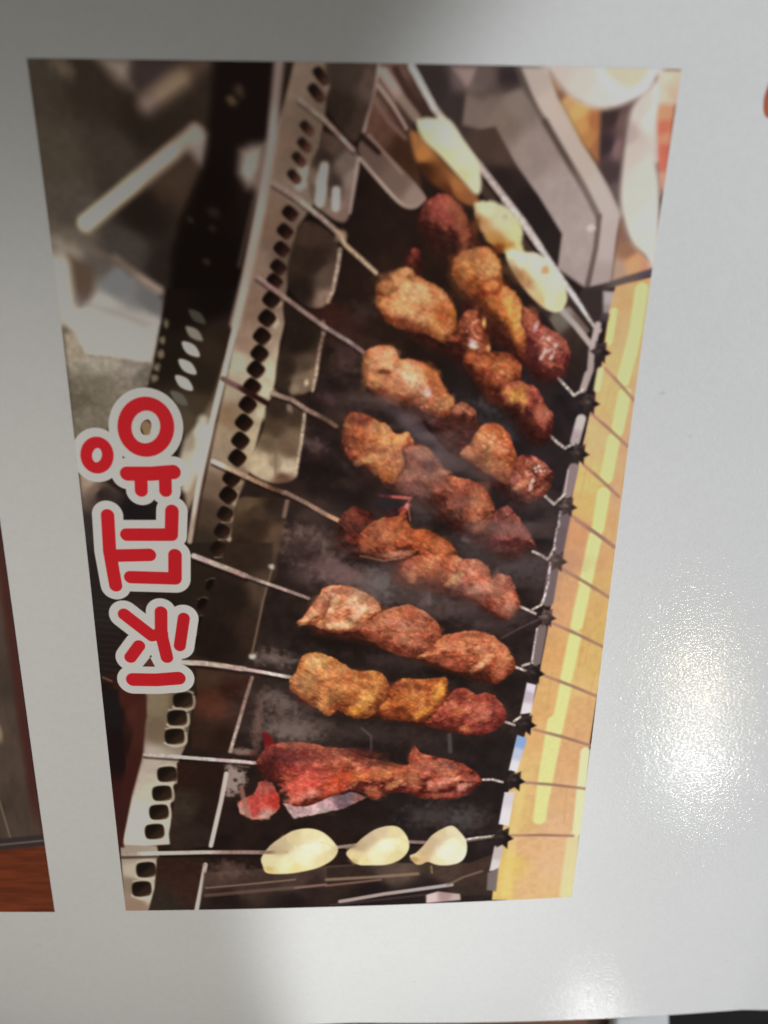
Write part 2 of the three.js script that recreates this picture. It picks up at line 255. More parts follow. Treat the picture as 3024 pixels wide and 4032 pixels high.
for (const [x, y] of [[215, 965], [185, 1072], [165, 1178], [145, 1285], [122, 1368]]) hole(B, x, y, 92, 72, 42, [28, 14, 12]);
for (const [x, y] of [[1310, 45], [1285, 155], [1255, 262], [1240, 365], [1218, 460], [1195, 562], [1170, 668], [1148, 775], [1126, 882], [1108, 985], [1074, 1106], [1054, 1206]]) {
  rod(D, [x + 20, y + 48, x + 52, y + 30, x + 54, y - 20], 14, [182, 164, 140], { soft: 0.18, a: 0.6 });
  hole(D, x, y, 94, 88, 40, [24, 13, 9]);
}
for (const [x, y] of [[1036, 1318], [1018, 1420], [995, 1525]]) { rod(D, [x - 20, y + 50, x + 38, y + 42, x + 50, y - 10], 10, [150, 128, 110], { soft: 0.12, curve: true, a: 0.75 }); hole(D, x, y, 86, 78, 30, [30, 20, 15]); }
for (const [x, y] of [[960, 238], [910, 350], [896, 458], [890, 568]]) { rod(F, [x - 36, y - 34, x + 10, y - 46, x + 40, y - 6, x + 20, y + 40], 9, [116, 98, 84], { soft: 0.12, curve: true, a: 0.6 }); hole(F, x, y, 72, 72, 20, [22, 14, 11]); }
for (const [x, y] of [[635, 85], [600, 190], [585, 300], [540, 525], [510, 638], [492, 750], [466, 865], [415, 1092], [390, 1206]]) {
  rod(N, [x - 55, y + 40, x, y + 58, x + 62, y + 40, x + 62, y - 20], 20, [200, 188, 172], { soft: 0.15, curve: true, a: 0.7 });
  rod(N, [x - 50, y - 45, x + 20, y - 58, x + 58, y - 40], 14, [190, 178, 162], { soft: 0.15, curve: true, a: 0.6 });
  hole(N, x, y, 112, 86, -4, [30, 22, 16]);
}
current = 0;
// left of the rail, lower part
patch(F, [190, 120, 300, 120, 420, 330, 420, 640, 560, 880, 570, 1010, 500, 1250, 440, 1670, 380, 1670, 300, 900], { at: [260, 350, 40, 34, 34, 320, 650, 36, 28, 28, 330, 900, 28, 16, 16, 400, 1200, 40, 20, 18, 420, 900, 70, 32, 24, 500, 1000, 74, 38, 30, 450, 1300, 64, 30, 25, 410, 1500, 60, 26, 22, 380, 1000, 30, 15, 14] }, { soft: 0.3 });
patch(N, [140, 20, 250, 20, 300, 500, 270, 760, 285, 960, 240, 960], { at: [180, 100, 30, 24, 26, 215, 400, 28, 16, 16, 240, 700, 60, 26, 24, 255, 860, 66, 30, 26] }, { soft: 0.3 });
patch(N, [290, 500, 380, 100, 420, 60, 400, 400, 330, 660, 280, 900, 240, 800], { at: [370, 180, 70, 36, 29, 300, 560, 62, 28, 24, 260, 820, 58, 29, 26] }, { soft: 0.45 });
for (let k = 0; k < 14; k++) rod(F, [250 + rnd() * 60, 330 + k * 36, 400 + rnd() * 160, 340 + k * 36 + rnd() * 20], 8, [78, 66, 64], { soft: 0.2, a: 0.25 });
rod(F, [310, 780, 360, 800], 14, [120, 96, 80], { soft: 0.2, a: 0.7 });
patch(D, [170, 1080, 330, 1130, 520, 1260, 640, 1250, 640, 1360, 420, 1350, 300, 1300, 230, 1659, 215, 1659], { at: [220, 1130, 150, 130, 116, 260, 1170, 110, 92, 82, 300, 1200, 50, 40, 38, 500, 1300, 30, 25, 26, 250, 1400, 54, 46, 46, 220, 1600, 44, 38, 40] }, { soft: 0.42, grain: 0.1 });

// ---- inside of the trough: charcoal, ash and haze
const ash = (T, x, y, rx, ry, deg, c, a = 0.6) => { dab(T, x, y, rx, ry, deg, c, a, 0.9, 0.9); for (let k = 0; k < 7; k++) { const f = 0.55 + rnd() * 0.75; dab(T, x + (rnd() - 0.5) * rx * 1.7, y + (rnd() - 0.5) * ry * 1.7, rx * (0.1 + rnd() * 0.2), ry * (0.1 + rnd() * 0.2), deg + rnd() * 60, c.map((v) => v * f), a * 0.32, 0.95, 1); } };
patch(E, [560, 560, 700, 560, 900, 700, 1000, 760, 960, 950, 820, 800, 640, 640], { at: [620, 610, 66, 54, 58, 800, 720, 84, 70, 76, 960, 880, 70, 56, 64] }, { soft: 0.8, a: 0.8 });
ash(E, 1220, 600, 90, 34, 25, [82, 76, 80]); ash(E, 1300, 740, 120, 60, 20, [66, 58, 62]); ash(E, 1480, 690, 80, 70, 20, [62, 56, 60]); ash(E, 850, 1220, 80, 60, 20, [72, 66, 66]);
ash(E, 1140, 1420, 90, 70, 10, [66, 60, 58]); dab(E, 1110, 1390, 30, 20, 20, [110, 104, 102], 0.7); ash(E, 1290, 1270, 50, 40, 10, [80, 70, 78]); ash(E, 1420, 1560, 160, 60, 10, [74, 66, 74], 0.5);
ash(E, 290, 560, 70, 30, 15, [78, 52, 54], 0.7); ash(E, 400, 320, 90, 80, 20, [84, 60, 56], 0.6); ash(E, 330, 90, 160, 90, 35, [70, 34, 28], 0.7); ash(E, 180, 820, 90, 40, 15, [98, 74, 72], 0.7); dab(E, 120, 620, 80, 30, 30, [30, 20, 18], 0.7);
ash(E, 150, 1420, 190, 90, 25, [126, 102, 94], 0.7); ash(E, 300, 1570, 180, 70, 30, [110, 80, 80], 0.7); ash(E, 420, 1630, 170, 60, 10, [104, 76, 74], 0.6);
dab(E, 130, 1480, 130, 110, 20, [50, 34, 32], 0.85, 0.6); dab(E, 200, 980, 160, 70, 15, [28, 18, 18], 0.8); dab(E, 330, 1130, 190, 60, 25, [30, 21, 22], 0.7);
dab(E, 640, 1180, 90, 60, 10, [48, 42, 46], 0.8);
ash(G, 330, 140, 180, 60, 8, [112, 86, 84], 0.6); ash(G, 600, 230, 100, 90, 60, [92, 90, 92], 0.8); ash(G, 860, 330, 30, 80, 0, [84, 74, 74], 0.6); dab(G, 700, 190, 40, 90, 0, [40, 33, 34], 0.8); ash(G, 1150, 390, 260, 70, 12, [78, 62, 66], 0.5); ash(G, 700, 680, 200, 50, 12, [70, 54, 56], 0.5);
dab(G, 350, 570, 260, 60, 12, [30, 20, 16], 0.9); dab(G, 1050, 760, 200, 40, 6, [26, 20, 20], 0.8);
rod(G, [1320, 545, 1420, 490, 1540, 435], 14, [98, 72, 76], { soft: 0.25, a: 0.7 });
ash(F, 1330, 670, 120, 50, 10, [116, 98, 92], 0.8); ash(F, 1380, 940, 110, 70, 30, [112, 94, 88], 0.7); ash(F, 1420, 1100, 150, 60, 8, [122, 104, 98], 0.7); ash(F, 1230, 1060, 34, 150, 6, [116, 86, 78], 0.7); ash(F, 1550, 1080, 120, 60, 5, [88, 72, 66], 0.7); dab(F, 1150, 1000, 50, 130, 8, [46, 30, 26], 0.8);
dab(F, 1140, 1220, 70, 26, 6, [142, 116, 106], 0.8); ash(G, 520, 1110, 260, 60, 8, [72, 58, 54], 0.5); ash(G, 80, 1080, 130, 60, 10, [112, 96, 92], 0.7); rod(G, [490, 1080, 545, 1130, 545, 1210], 12, [108, 92, 88], { soft: 0.25, a: 0.6 }); rod(G, [1010, 1120, 1015, 1220], 26, [92, 82, 80], { soft: 0.25, a: 0.7 }); rod(G, [890, 250, 890, 340], 22, [98, 84, 86], { soft: 0.25, a: 0.6 });
dab(N, 1050, 640, 110, 60, 20, [46, 30, 27], 0.8); dab(N, 920, 560, 70, 110, 20, [168, 148, 142], 0.85, 0.5, 0.7); dab(N, 945, 560, 13, 13, 0, [60, 40, 40], 0.9); dab(N, 970, 460, 60, 24, 10, [150, 120, 112], 0.8);
patch(N, [1105, 270, 1140, 280, 1205, 370, 1210, 450, 1130, 450], { at: [1120, 300, 110, 24, 24, 1160, 420, 190, 30, 28] }, { soft: 0.3 });
patch(N, [960, 690, 1050, 640, 1080, 570, 1130, 550, 1200, 640, 1205, 720, 1150, 790, 1040, 795, 975, 750], { at: [1110, 600, 168, 84, 74, 1080, 680, 186, 74, 64, 1000, 760, 200, 150, 136, 1120, 770, 190, 140, 128, 1060, 740, 176, 66, 60, 1180, 680, 178, 56, 46] }, { soft: 0.25, wob: 0.5, grain: 0.3, grainScale: 0.6 });
rod(N, [980, 600, 1000, 700, 1020, 770], 30, [150, 104, 92], { soft: 0.25, a: 0.8 });
ash(I, 620, 620, 210, 70, 5, [80, 72, 72], 0.6); ash(I, 800, 640, 80, 80, 0, [92, 86, 86], 0.5); dab(I, 200, 620, 220, 60, 0, [38, 26, 24], 0.8);

// ---- steel flaps along the trough's left side
const flap = (T, flat, c, o = {}) => patch(T, flat, { at: c.at.map((v, i) => (i % 5 === 2 ? v * 0.88 : i % 5 === 3 ? v * 0.85 : i % 5 === 4 ? v * 0.82 : v)) }, { soft: 0.32, curve: true, grain: 0.12, grainScale: 0.9, ...o });
flap(B, [440, 60, 735, 60, 730, 200, 690, 380, 640, 490, 590, 540, 500, 450, 430, 330, 450, 200], { at: [580, 150, 70, 58, 53, 520, 350, 58, 44, 38, 690, 200, 96, 80, 74, 640, 440, 74, 58, 52] });
rod(B, [745, 90, 715, 280, 655, 480], 20, [176, 152, 146], { soft: 0.22 });
flap(B, [420, 480, 600, 590, 625, 680, 600, 800, 570, 960, 530, 1020, 440, 980, 340, 880, 330, 700, 390, 560], { at: [470, 570, 92, 74, 66, 420, 640, 66, 52, 46, 540, 680, 120, 106, 100, 400, 800, 176, 160, 150, 460, 780, 72, 58, 54, 590, 760, 150, 132, 124, 500, 980, 140, 116, 108, 350, 820, 110, 96, 88] });
rod(B, [420, 690, 400, 800, 390, 900], 56, [202, 188, 176], { soft: 0.4, a: 0.85 }); rod(B, [455, 680, 450, 860], 22, [72, 58, 56], { soft: 0.3, a: 0.8 }); rod(B, [488, 830, 485, 930], 46, [206, 194, 184], { soft: 0.35, a: 0.9 });
rod(B, [620, 640, 600, 780, 570, 960], 18, [170, 148, 142], { soft: 0.2, a: 0.8 });
flap(B, [300, 1010, 430, 1060, 500, 1150, 510, 1250, 470, 1420, 410, 1520, 300, 1510, 210, 1410, 200, 1280, 240, 1120], { at: [330, 1100, 74, 56, 48, 350, 1250, 56, 40, 33, 440, 1350, 98, 80, 70, 280, 1420, 48, 34, 28, 440, 1480, 150, 126, 112, 250, 1250, 60, 46, 38] });
rod(B, [512, 1180, 496, 1290, 470, 1420, 440, 1490], 22, { at: [510, 1190, 168, 148, 132, 480, 1380, 170, 146, 130, 440, 1490, 182, 150, 130] }, { soft: 0.18, grain: 0.3 });
flap(M, [630, 70, 740, 120, 830, 190, 868, 270, 840, 400, 815, 540, 760, 600, 670, 605, 590, 555, 590, 420, 640, 250], { at: [700, 150, 46, 33, 26, 720, 300, 44, 31, 24, 650, 450, 56, 42, 33, 760, 430, 92, 74, 62, 720, 540, 132, 112, 96, 640, 560, 60, 46, 38, 790, 500, 140, 118, 100] });
dab(M, 765, 535, 14, 22, 20, [206, 184, 160], 0.9); dab(M, 690, 580, 30, 40, 10, [150, 130, 110], 0.7);
rod(M, [868, 235, 845, 330, 825, 470, 800, 585], 20, { at: [865, 240, 128, 100, 88, 800, 560, 176, 152, 132] }, { soft: 0.18, grain: 0.3 });
flap(M, [560, 640, 690, 670, 755, 720, 740, 880, 715, 1010, 690, 1110, 570, 1135, 440, 1080, 400, 1020, 450, 940, 500, 830], { at: [600, 700, 62, 47, 38, 690, 740, 78, 62, 50, 580, 800, 86, 69, 55, 680, 870, 128, 108, 88, 540, 900, 120, 102, 82, 500, 1010, 216, 200, 172, 540, 1060, 212, 196, 170, 640, 1040, 220, 206, 182, 585, 1020, 170, 150, 128, 660, 930, 120, 98, 80, 620, 1110, 120, 88, 72] });
rod(M, [582, 880, 580, 1080], 12, [110, 92, 76], { soft: 0.25, a: 0.6 }); dab(M, 665, 690, 20, 26, 0, [150, 130, 116], 0.7);
rod(M, [755, 715, 735, 880, 700, 1090], 20, [186, 164, 144], { soft: 0.18, a: 0.85, grain: 0.3 });
flap(M, [350, 1240, 480, 1220, 610, 1230, 645, 1290, 620, 1430, 590, 1560, 560, 1720, 290, 1720, 320, 1480], { at: [420, 1260, 106, 86, 66, 580, 1280, 56, 42, 33, 480, 1400, 64, 48, 37, 400, 1560, 52, 38, 29, 590, 1450, 100, 76, 58, 450, 1300, 76, 58, 46] });
rod(M, [650, 1240, 632, 1330], 26, [134, 108, 94], { soft: 0.25, a: 0.8 });
patch(F, [1050, -20, 1320, -20, 1310, 120, 1280, 240, 1250, 420, 1210, 640, 1120, 720, 860, 650, 880, 480, 940, 300], { at: [1150, 60, 52, 38, 29, 1080, 300, 40, 28, 22, 1000, 560, 36, 24, 19, 1200, 500, 56, 40, 31, 1260, 260, 78, 60, 48] }, { soft: 0.25, grain: 0.12 });
dab(F, 1312, 125, 18, 18, 0, [206, 196, 186], 0.9); dab(F, 1196, 655, 20, 22, 20, [206, 196, 184], 0.9); rod(F, [1310, 150, 1260, 330, 1225, 500, 1195, 640], 14, [118, 96, 80], { soft: 0.2, a: 0.8 });
patch(F, [860, 720, 1060, 745, 1200, 775, 1190, 840, 1120, 1040, 1060, 1220, 840, 1200, 830, 1080, 870, 880], { at: [920, 780, 66, 44, 32, 960, 950, 82, 42, 29, 1080, 850, 56, 30, 22, 1050, 1100, 48, 28, 21, 880, 1100, 54, 36, 27, 1140, 900, 50, 30, 24] }, { soft: 0.22, grain: 0.1 });
rod(F, [1195, 780, 1150, 930, 1110, 1070, 1065, 1220], 22, { at: [1190, 800, 138, 110, 98, 1060, 1210, 182, 164, 150] }, { soft: 0.15, grain: 0.2 });
patch(N, [600, 455, 870, 470, 890, 530, 850, 690, 800, 950, 560, 975, 550, 880, 600, 600], { at: [660, 520, 48, 28, 21, 800, 560, 44, 26, 20, 650, 720, 58, 46, 38, 720, 880, 50, 37, 31, 780, 780, 44, 28, 24] }, { soft: 0.2, grain: 0.14 });
rod(N, [892, 520, 862, 680, 800, 950], 28, { at: [890, 540, 198, 184, 178, 800, 940, 206, 196, 190] }, { soft: 0.12 });
patch(N, [480, 1020, 750, 1020, 775, 1060, 740, 1200, 710, 1350, 425, 1350, 465, 1200], { at: [600, 1060, 52, 32, 25, 650, 1200, 58, 36, 29, 520, 1290, 50, 40, 34] }, { soft: 0.2, grain: 0.14 });
rod(N, [768, 1060, 742, 1200, 712, 1350], 27, [204, 190, 184], { soft: 0.12 });
rod(E, [260, 100, 262, 170], 24, [140, 112, 100], { soft: 0.25, a: 0.7 });

// ---- bottom of the trough
patch(N, [760, 1110, 1000, 1090, 1659, 1060, 1659, 1320, 730, 1350], { at: [850, 1140, 78, 60, 54, 1000, 1190, 70, 52, 46, 1300, 1160, 74, 56, 50, 900, 1270, 40, 28, 25, 1400, 1220, 52, 36, 34, 1600, 1140, 90, 70, 60, 1300, 1290, 38, 27, 26] }, { soft: 0.3, grain: 0.12 });
ash(N, 900, 1090, 110, 60, 8, [106, 82, 74], 0.7);
rod(N, [770, 1200, 1000, 1180, 1300, 1150], 11, [146, 118, 98], { soft: 0.14, a: 0.8 }); rod(N, [770, 1245, 1100, 1215, 1659, 1165], 26, [108, 84, 74], { soft: 0.2, a: 0.7 }); rod(N, [1300, 1200, 1659, 1160], 10, [168, 130, 116], { soft: 0.15, a: 0.7 });
patch(I, [-20, 930, 300, 900, 830, 900, 960, 850, 940, 1000, 990, 1090, 760, 1095, 560, 1150, -20, 1180], { at: [100, 960, 58, 42, 36, 400, 950, 92, 74, 64, 250, 1080, 36, 26, 25, 700, 960, 78, 60, 52, 880, 960, 70, 52, 44, 600, 1060, 46, 34, 32, 850, 1050, 62, 48, 42, 450, 1120, 40, 30, 30] }, { soft: 0.25, grain: 0.12 });
rod(I, [-20, 1000, 250, 985, 520, 965], 22, [146, 122, 100], { soft: 0.18, a: 0.8 }); rod(I, [-20, 1035, 300, 1000], 16, [140, 104, 92], { soft: 0.18, a: 0.8 }); rod(I, [60, 1130, 320, 1085, 720, 1030], 26, { at: [150, 1120, 176, 156, 150, 700, 1030, 176, 164, 166] }, { soft: 0.16 }); rod(I, [0, 1150, 560, 1090], 14, [70, 56, 56], { soft: 0.2 });
rod(I, [700, 1030, 790, 985, 900, 950], 16, [130, 108, 96], { soft: 0.2, a: 0.7 });
patch(I, [570, 1090, 640, 1070, 770, 1085, 775, 1120, 570, 1140], { at: [600, 1100, 214, 190, 186, 680, 1090, 170, 140, 138, 760, 1110, 190, 170, 166] }, { soft: 0.2 });

// ---- grid bars at the top, tray rim, plates and wood at the upper right
patch(B, [760, 60, 930, 60, 1070, 380, 960, 420, 930, 500, 1010, 860, 900, 930, 640, 640, 660, 480], { at: [820, 250, 110, 84, 74, 760, 450, 92, 62, 52, 900, 300, 74, 52, 44, 880, 600, 66, 40, 28, 1000, 380, 60, 42, 36] }, { soft: 0.25, grain: 0.12 });
rod(B, [770, 130, 860, 260, 960, 390], 58, { at: [770, 140, 168, 146, 140, 950, 380, 140, 118, 106] }, { soft: 0.3, a: 0.85 });
rod(B, [840, 110, 920, 260, 1020, 380], 40, [64, 42, 36], { soft: 0.25, a: 0.9 });
rod(B, [738, 205, 830, 330, 905, 460], 16, [172, 148, 142], { soft: 0.18 }); rod(B, [735, 250, 800, 330, 880, 450], 20, [70, 46, 40], { soft: 0.2, a: 0.8 }); rod(B, [720, 300, 800, 420, 900, 520], 22, [124, 96, 88], { soft: 0.25, a: 0.7 });
patch(B, [620, 560, 690, 490, 740, 560, 900, 720, 1010, 850, 1015, 890, 950, 935, 880, 915, 760, 800, 650, 660], { at: [700, 640, 96, 74, 66, 850, 780, 108, 86, 76, 970, 880, 140, 118, 108] }, { soft: 0.2, curve: true });
rod(B, [640, 510, 740, 600], 34, [44, 28, 25], { soft: 0.22 }); rod(B, [680, 500, 780, 610, 880, 730], 14, [150, 120, 108], { soft: 0.18, a: 0.8 });
rod(B, [630, 640, 750, 780, 870, 905, 950, 928, 1012, 880], 20, { at: [640, 650, 160, 136, 128, 800, 840, 172, 150, 138, 1000, 890, 150, 124, 112] }, { soft: 0.18, curve: true });
patch(B, [930, 60, 1720, 60, 1720, 1200, 1560, 960, 1340, 640, 1080, 340], { at: [1080, 200, 54, 44, 43, 1220, 330, 58, 47, 44, 1250, 160, 96, 80, 78, 1400, 560, 76, 58, 50, 1500, 700, 48, 34, 31, 1600, 900, 46, 34, 32] }, { soft: 0.2 });
patch(B, [1180, 100, 1320, 100, 1300, 200, 1260, 215], [142, 118, 114], { soft: 0.5 });
patch(C, [-20, 90, 215, 100, 260, 230, 350, 380, 480, 610, 690, 980, 700, 1060, 610, 1410, 440, 1290, 470, 1090, 330, 870, 180, 650, 80, 460, 0, 470, -120, 440, -100, 250], { at: [40, 150, 96, 80, 76, 160, 155, 58, 44, 44, 0, 300, 112, 95, 86, 200, 300, 128, 112, 102, 120, 420, 120, 102, 92, 300, 600, 146, 128, 120, 450, 850, 164, 146, 140, 560, 1000, 170, 152, 146, 560, 1200, 172, 154, 148, 480, 1290, 166, 148, 142] }, { soft: 0.37, grain: 0.05 });
patch(C, [90, 110, 210, 110, 240, 190, 150, 205, 90, 170], [56, 44, 46], { soft: 1.36, a: 0.8 }); patch(C, [-100, 250, 60, 210, 250, 190, 120, 240, 0, 290], [78, 64, 58], { soft: 0.85, a: 0.7 });
patch(C, [-20, 470, 70, 450, 120, 540, 200, 690, 330, 860, 465, 1085, 445, 1290, 330, 1160, 170, 930, -20, 660], { at: [30, 540, 74, 56, 48, 120, 620, 80, 60, 52, 100, 750, 46, 34, 32, 300, 950, 42, 32, 30, 420, 1180, 46, 36, 35] }, { soft: 0.26 });
patch(C, [225, 95, 390, 95, 450, 270, 600, 555, 760, 810, 830, 960, 800, 1090, 760, 1400, 630, 1410, 695, 1060, 690, 985, 480, 600, 330, 350], { at: [300, 170, 178, 160, 150, 400, 350, 190, 172, 160, 560, 620, 186, 168, 156, 720, 880, 190, 174, 166, 740, 1150, 186, 168, 162, 700, 1350, 170, 152, 146] }, { soft: 0.34 });
rod(C, [205, 100, 260, 240, 380, 440], 22, [92, 78, 72], { soft: 0.42 }); rod(C, [370, 420, 480, 610, 600, 810, 688, 985], 36, { at: [400, 480, 84, 70, 62, 680, 970, 118, 100, 94] }, { soft: 0.34 }); rod(C, [692, 985, 670, 1180, 620, 1400], 28, [104, 86, 82], { soft: 0.34 }); dab(C, 645, 1050, 26, 22, 0, [214, 200, 194], 0.8);
patch(C, [395, 120, 480, 220, 580, 300, 740, 345, 715, 480, 705, 700, 600, 560, 450, 280], { at: [440, 220, 164, 118, 88, 500, 310, 194, 149, 101, 570, 360, 203, 163, 102, 600, 440, 194, 142, 87, 660, 420, 168, 105, 67, 680, 580, 159, 103, 69, 620, 540, 180, 123, 75, 460, 260, 136, 94, 72] }, { soft: 0.42 });
patch(C, [700, 350, 800, 330, 900, 290, 870, 400, 840, 500, 815, 700, 820, 960, 750, 810, 690, 690], { at: [770, 400, 66, 48, 48, 740, 560, 62, 48, 52, 830, 420, 110, 84, 80, 760, 720, 76, 60, 60, 810, 580, 130, 100, 98, 800, 850, 100, 82, 80] }, { soft: 0.51 });
patch(C, [820, 960, 870, 1120, 960, 1220, 1010, 1280, 1010, 1320, 800, 1400, 760, 1400, 800, 1090], { at: [840, 1080, 134, 100, 86, 860, 1180, 150, 108, 84, 900, 1270, 220, 156, 112, 980, 1270, 206, 140, 112, 800, 1300, 176, 146, 126] }, { soft: 0.42 });
patch(C, [1020, 320, 1150, 290, 1120, 560, 1090, 800, 1060, 860, 1030, 640], { at: [1080, 370, 216, 145, 111, 1075, 460, 200, 111, 88, 1085, 520, 214, 140, 111, 1075, 590, 197, 107, 87, 1060, 680, 203, 110, 91, 1065, 760, 215, 151, 122] }, { soft: 0.51 });
patch(C, [1040, 110, 1200, 110, 1160, 320, 1020, 320], { at: [1100, 150, 221, 196, 176, 1130, 240, 216, 174, 150, 1070, 270, 221, 192, 169, 1130, 190, 220, 186, 163] }, { soft: 0.51 });
current = newPart('white_bag', 'crumpled white bag at the right edge of the picture');
patch(C, [900, 310, 990, 220, 1050, 170, 1060, 260, 1030, 400, 1030, 650, 1052, 850, 1030, 1290, 960, 1215, 880, 1130, 830, 980, 815, 850, 835, 600, 860, 430], { at: [940, 350, 206, 190, 180, 1000, 400, 218, 204, 194, 900, 600, 200, 184, 174, 980, 700, 212, 198, 188, 900, 900, 212, 198, 188, 1000, 1000, 220, 208, 196, 950, 1150, 222, 206, 192, 860, 500, 180, 160, 152] }, { soft: 0.59, curve: true });
rod(C, [1025, 210, 1020, 420, 1030, 650], 20, [226, 214, 206], { soft: 0.51, a: 0.8 });
current = newPart('white_bowl', 'white bowl cut off by the top edge of the picture');
patch(C, [380, 60, 400, 130, 480, 235, 580, 310, 710, 347, 850, 315, 970, 240, 1030, 150, 1050, 60], { at: [450, 160, 196, 180, 170, 560, 220, 204, 190, 180, 700, 280, 212, 198, 190, 850, 280, 222, 208, 200, 960, 180, 226, 216, 210] }, { soft: 0.59, curve: true });
rod(C, [690, 90, 740, 190, 850, 250, 960, 220, 1010, 130], 36, [230, 222, 216], { soft: 0.59, curve: true, a: 0.8 });
patch(C, [735, 80, 770, 160, 860, 220, 940, 190, 985, 80], { at: [800, 130, 224, 190, 166, 900, 150, 228, 192, 168] }, { soft: 0.51, curve: true });
current = newPart('tray_rim', 'bright steel rim running along the right side of the trough');
rod(B, [935, 90, 1070, 340, 1200, 510, 1345, 690, 1470, 850, 1560, 970, 1700, 1170], 40, { at: [950, 120, 196, 178, 170, 1200, 510, 180, 160, 152, 1500, 900, 178, 160, 154, 1650, 1100, 200, 182, 176] }, { soft: 0.18, grain: 0.12 });
rod(C, [130, 880, 240, 1010, 370, 1210, 500, 1400, 690, 1660], 34, { at: [200, 960, 206, 186, 180, 500, 1400, 214, 200, 196, 660, 1600, 226, 214, 208] }, { soft: 0.24, grain: 0.15 });
current = 0;
for (const [p, q] of [[B, [1330, 740, 1445, 880, 1370, 880, 1345, 830]], [C, [235, 1095, 320, 1205, 250, 1210, 228, 1150]], [C, [500, 1440, 640, 1660, 590, 1660, 480, 1540]]]) patch(p, q, [70, 52, 46], { soft: 0.12 });
patch(C, [440, 1530, 520, 1520, 640, 1660, 560, 1740, 420, 1640], { at: [470, 1560, 150, 136, 130, 560, 1640, 110, 92, 84, 450, 1600, 70, 56, 52] }, { soft: 0.34 });
patch(J, [470, 150, 620, 180, 780, 380, 790, 520, 750, 630, 690, 650, 660, 560, 680, 450, 560, 260], { at: [520, 190, 60, 48, 46, 600, 230, 110, 98, 88, 700, 350, 62, 46, 40, 720, 520, 48, 36, 34, 740, 420, 54, 42, 38] }, { soft: 0.2, grain: 0.1 });
rod(J, [620, 185, 700, 270, 790, 385], 34, { at: [640, 200, 170, 158, 152, 770, 360, 182, 166, 158] }, { soft: 0.18 }); rod(J, [660, 130, 730, 210, 800, 300], 20, [60, 46, 42], { soft: 0.15 });
patch(C, [560, 1450, 700, 1420, 720, 1430, 712, 1590, 690, 1670, 640, 1590], [60, 48, 46], { soft: 0.31 });
patch(C, [715, 1425, 795, 1430, 790, 1520, 770, 1590, 715, 1580], { at: [750, 1460, 176, 162, 160, 740, 1550, 150, 136, 134] }, { soft: 0.34 });

// ---- wooden table on the right
current = newPart('wooden_table', 'orange wooden table top with a yellow stripe beside the grill');
patch(J, [940, 40, 1180, -20, 1060, 760, 940, 1720, 560, 1720, 640, 1500, 720, 1100, 780, 830, 850, 560, 900, 200], { at: [1020, 100, 220, 164, 115, 980, 350, 220, 168, 120, 920, 500, 221, 176, 122, 870, 700, 223, 178, 120, 1050, 720, 213, 163, 122, 820, 950, 224, 180, 126, 980, 980, 208, 163, 123, 780, 1200, 227, 186, 119, 960, 1250, 214, 164, 123, 760, 1340, 224, 178, 112, 920, 1500, 213, 165, 123, 680, 1500, 217, 154, 112, 660, 1640, 218, 158, 115, 890, 1640, 213, 164, 117] }, { soft: 0.16, grain: 0.05 });
patch(K, [800, 20, 1130, -20, 1030, 740, 940, 1300, 860, 1720, 420, 1720, 520, 1400, 620, 1000, 690, 640, 730, 330], { at: [860, 90, 218, 157, 112, 820, 200, 217, 158, 115, 1040, 60, 214, 167, 117, 780, 420, 218, 163, 117, 1000, 420, 213, 171, 112, 740, 540, 220, 163, 117, 730, 780, 217, 165, 109, 960, 650, 213, 174, 109, 940, 850, 214, 177, 112, 660, 1050, 218, 171, 113, 880, 1000, 224, 183, 122, 890, 1100, 218, 170, 119, 640, 1200, 217, 168, 112, 850, 1230, 214, 165, 112, 580, 1350, 220, 174, 119, 800, 1450, 216, 164, 123, 560, 1620, 221, 181, 117, 780, 1620, 217, 168, 126] }, { soft: 0.16, grain: 0.06 });
patch(I, [1190, 60, 1560, 40, 1500, 500, 1440, 1130, 960, 1120, 1000, 800, 1080, 450], { at: [1240, 150, 220, 173, 117, 1450, 250, 217, 167, 120, 1160, 360, 221, 183, 123, 1400, 480, 220, 173, 129, 1110, 640, 218, 181, 119, 1340, 680, 221, 177, 135, 1180, 800, 220, 174, 128, 1060, 900, 220, 187, 109, 1300, 900, 223, 180, 138, 1150, 1050, 220, 178, 129, 1030, 1050, 221, 190, 112] }, { soft: 0.16, grain: 0.06 });
for (let k = 0; k < 60; k++) { const y = 100 + rnd() * 3000, x = 1060 - y * 0.165 + (rnd() - 0.5) * 300; rod(J, [x, y, x - 14 - rnd() * 30, y + 90 + rnd() * 120], 4 + rnd() * 10, rnd() > 0.5 ? [232, 190, 130] : [196, 128, 84], { soft: 0.25, a: 0.2 }); }
const YELLOW = [228, 224, 146];
for (const q of [[1095, 60, 1060, 300, 1030, 440], [1030, 430, 985, 600], [995, 680, 950, 900], [930, 950, 885, 1180], [870, 1270, 835, 1480], [820, 1540, 760, 1800]]) rod(J, q, 74, YELLOW, { soft: 0.34, grain: 0.015 });
for (const q of [[970, 90, 915, 360], [905, 410, 860, 620], [850, 690, 800, 930], [795, 980, 740, 1250], [730, 1300, 660, 1650]]) rod(K, q, 76, [226, 220, 150], { soft: 0.34, grain: 0.015 });
rod(I, [1330, 60, 1270, 420, 1243, 640], 82, [224, 220, 150], { soft: 0.34, grain: 0.015 });
rod(J, [930, 190, 900, 370], 42, [230, 216, 140], { soft: 0.2 }); rod(J, [850, 540, 830, 650], 40, [224, 206, 150], { soft: 0.25 });
rod(I, [1515, 240, 1465, 720], 58, [228, 222, 176], { soft: 0.3 }); rod(I, [1445, 760, 1400, 1080], 80, [224, 216, 166], { soft: 0.4, a: 0.7 });
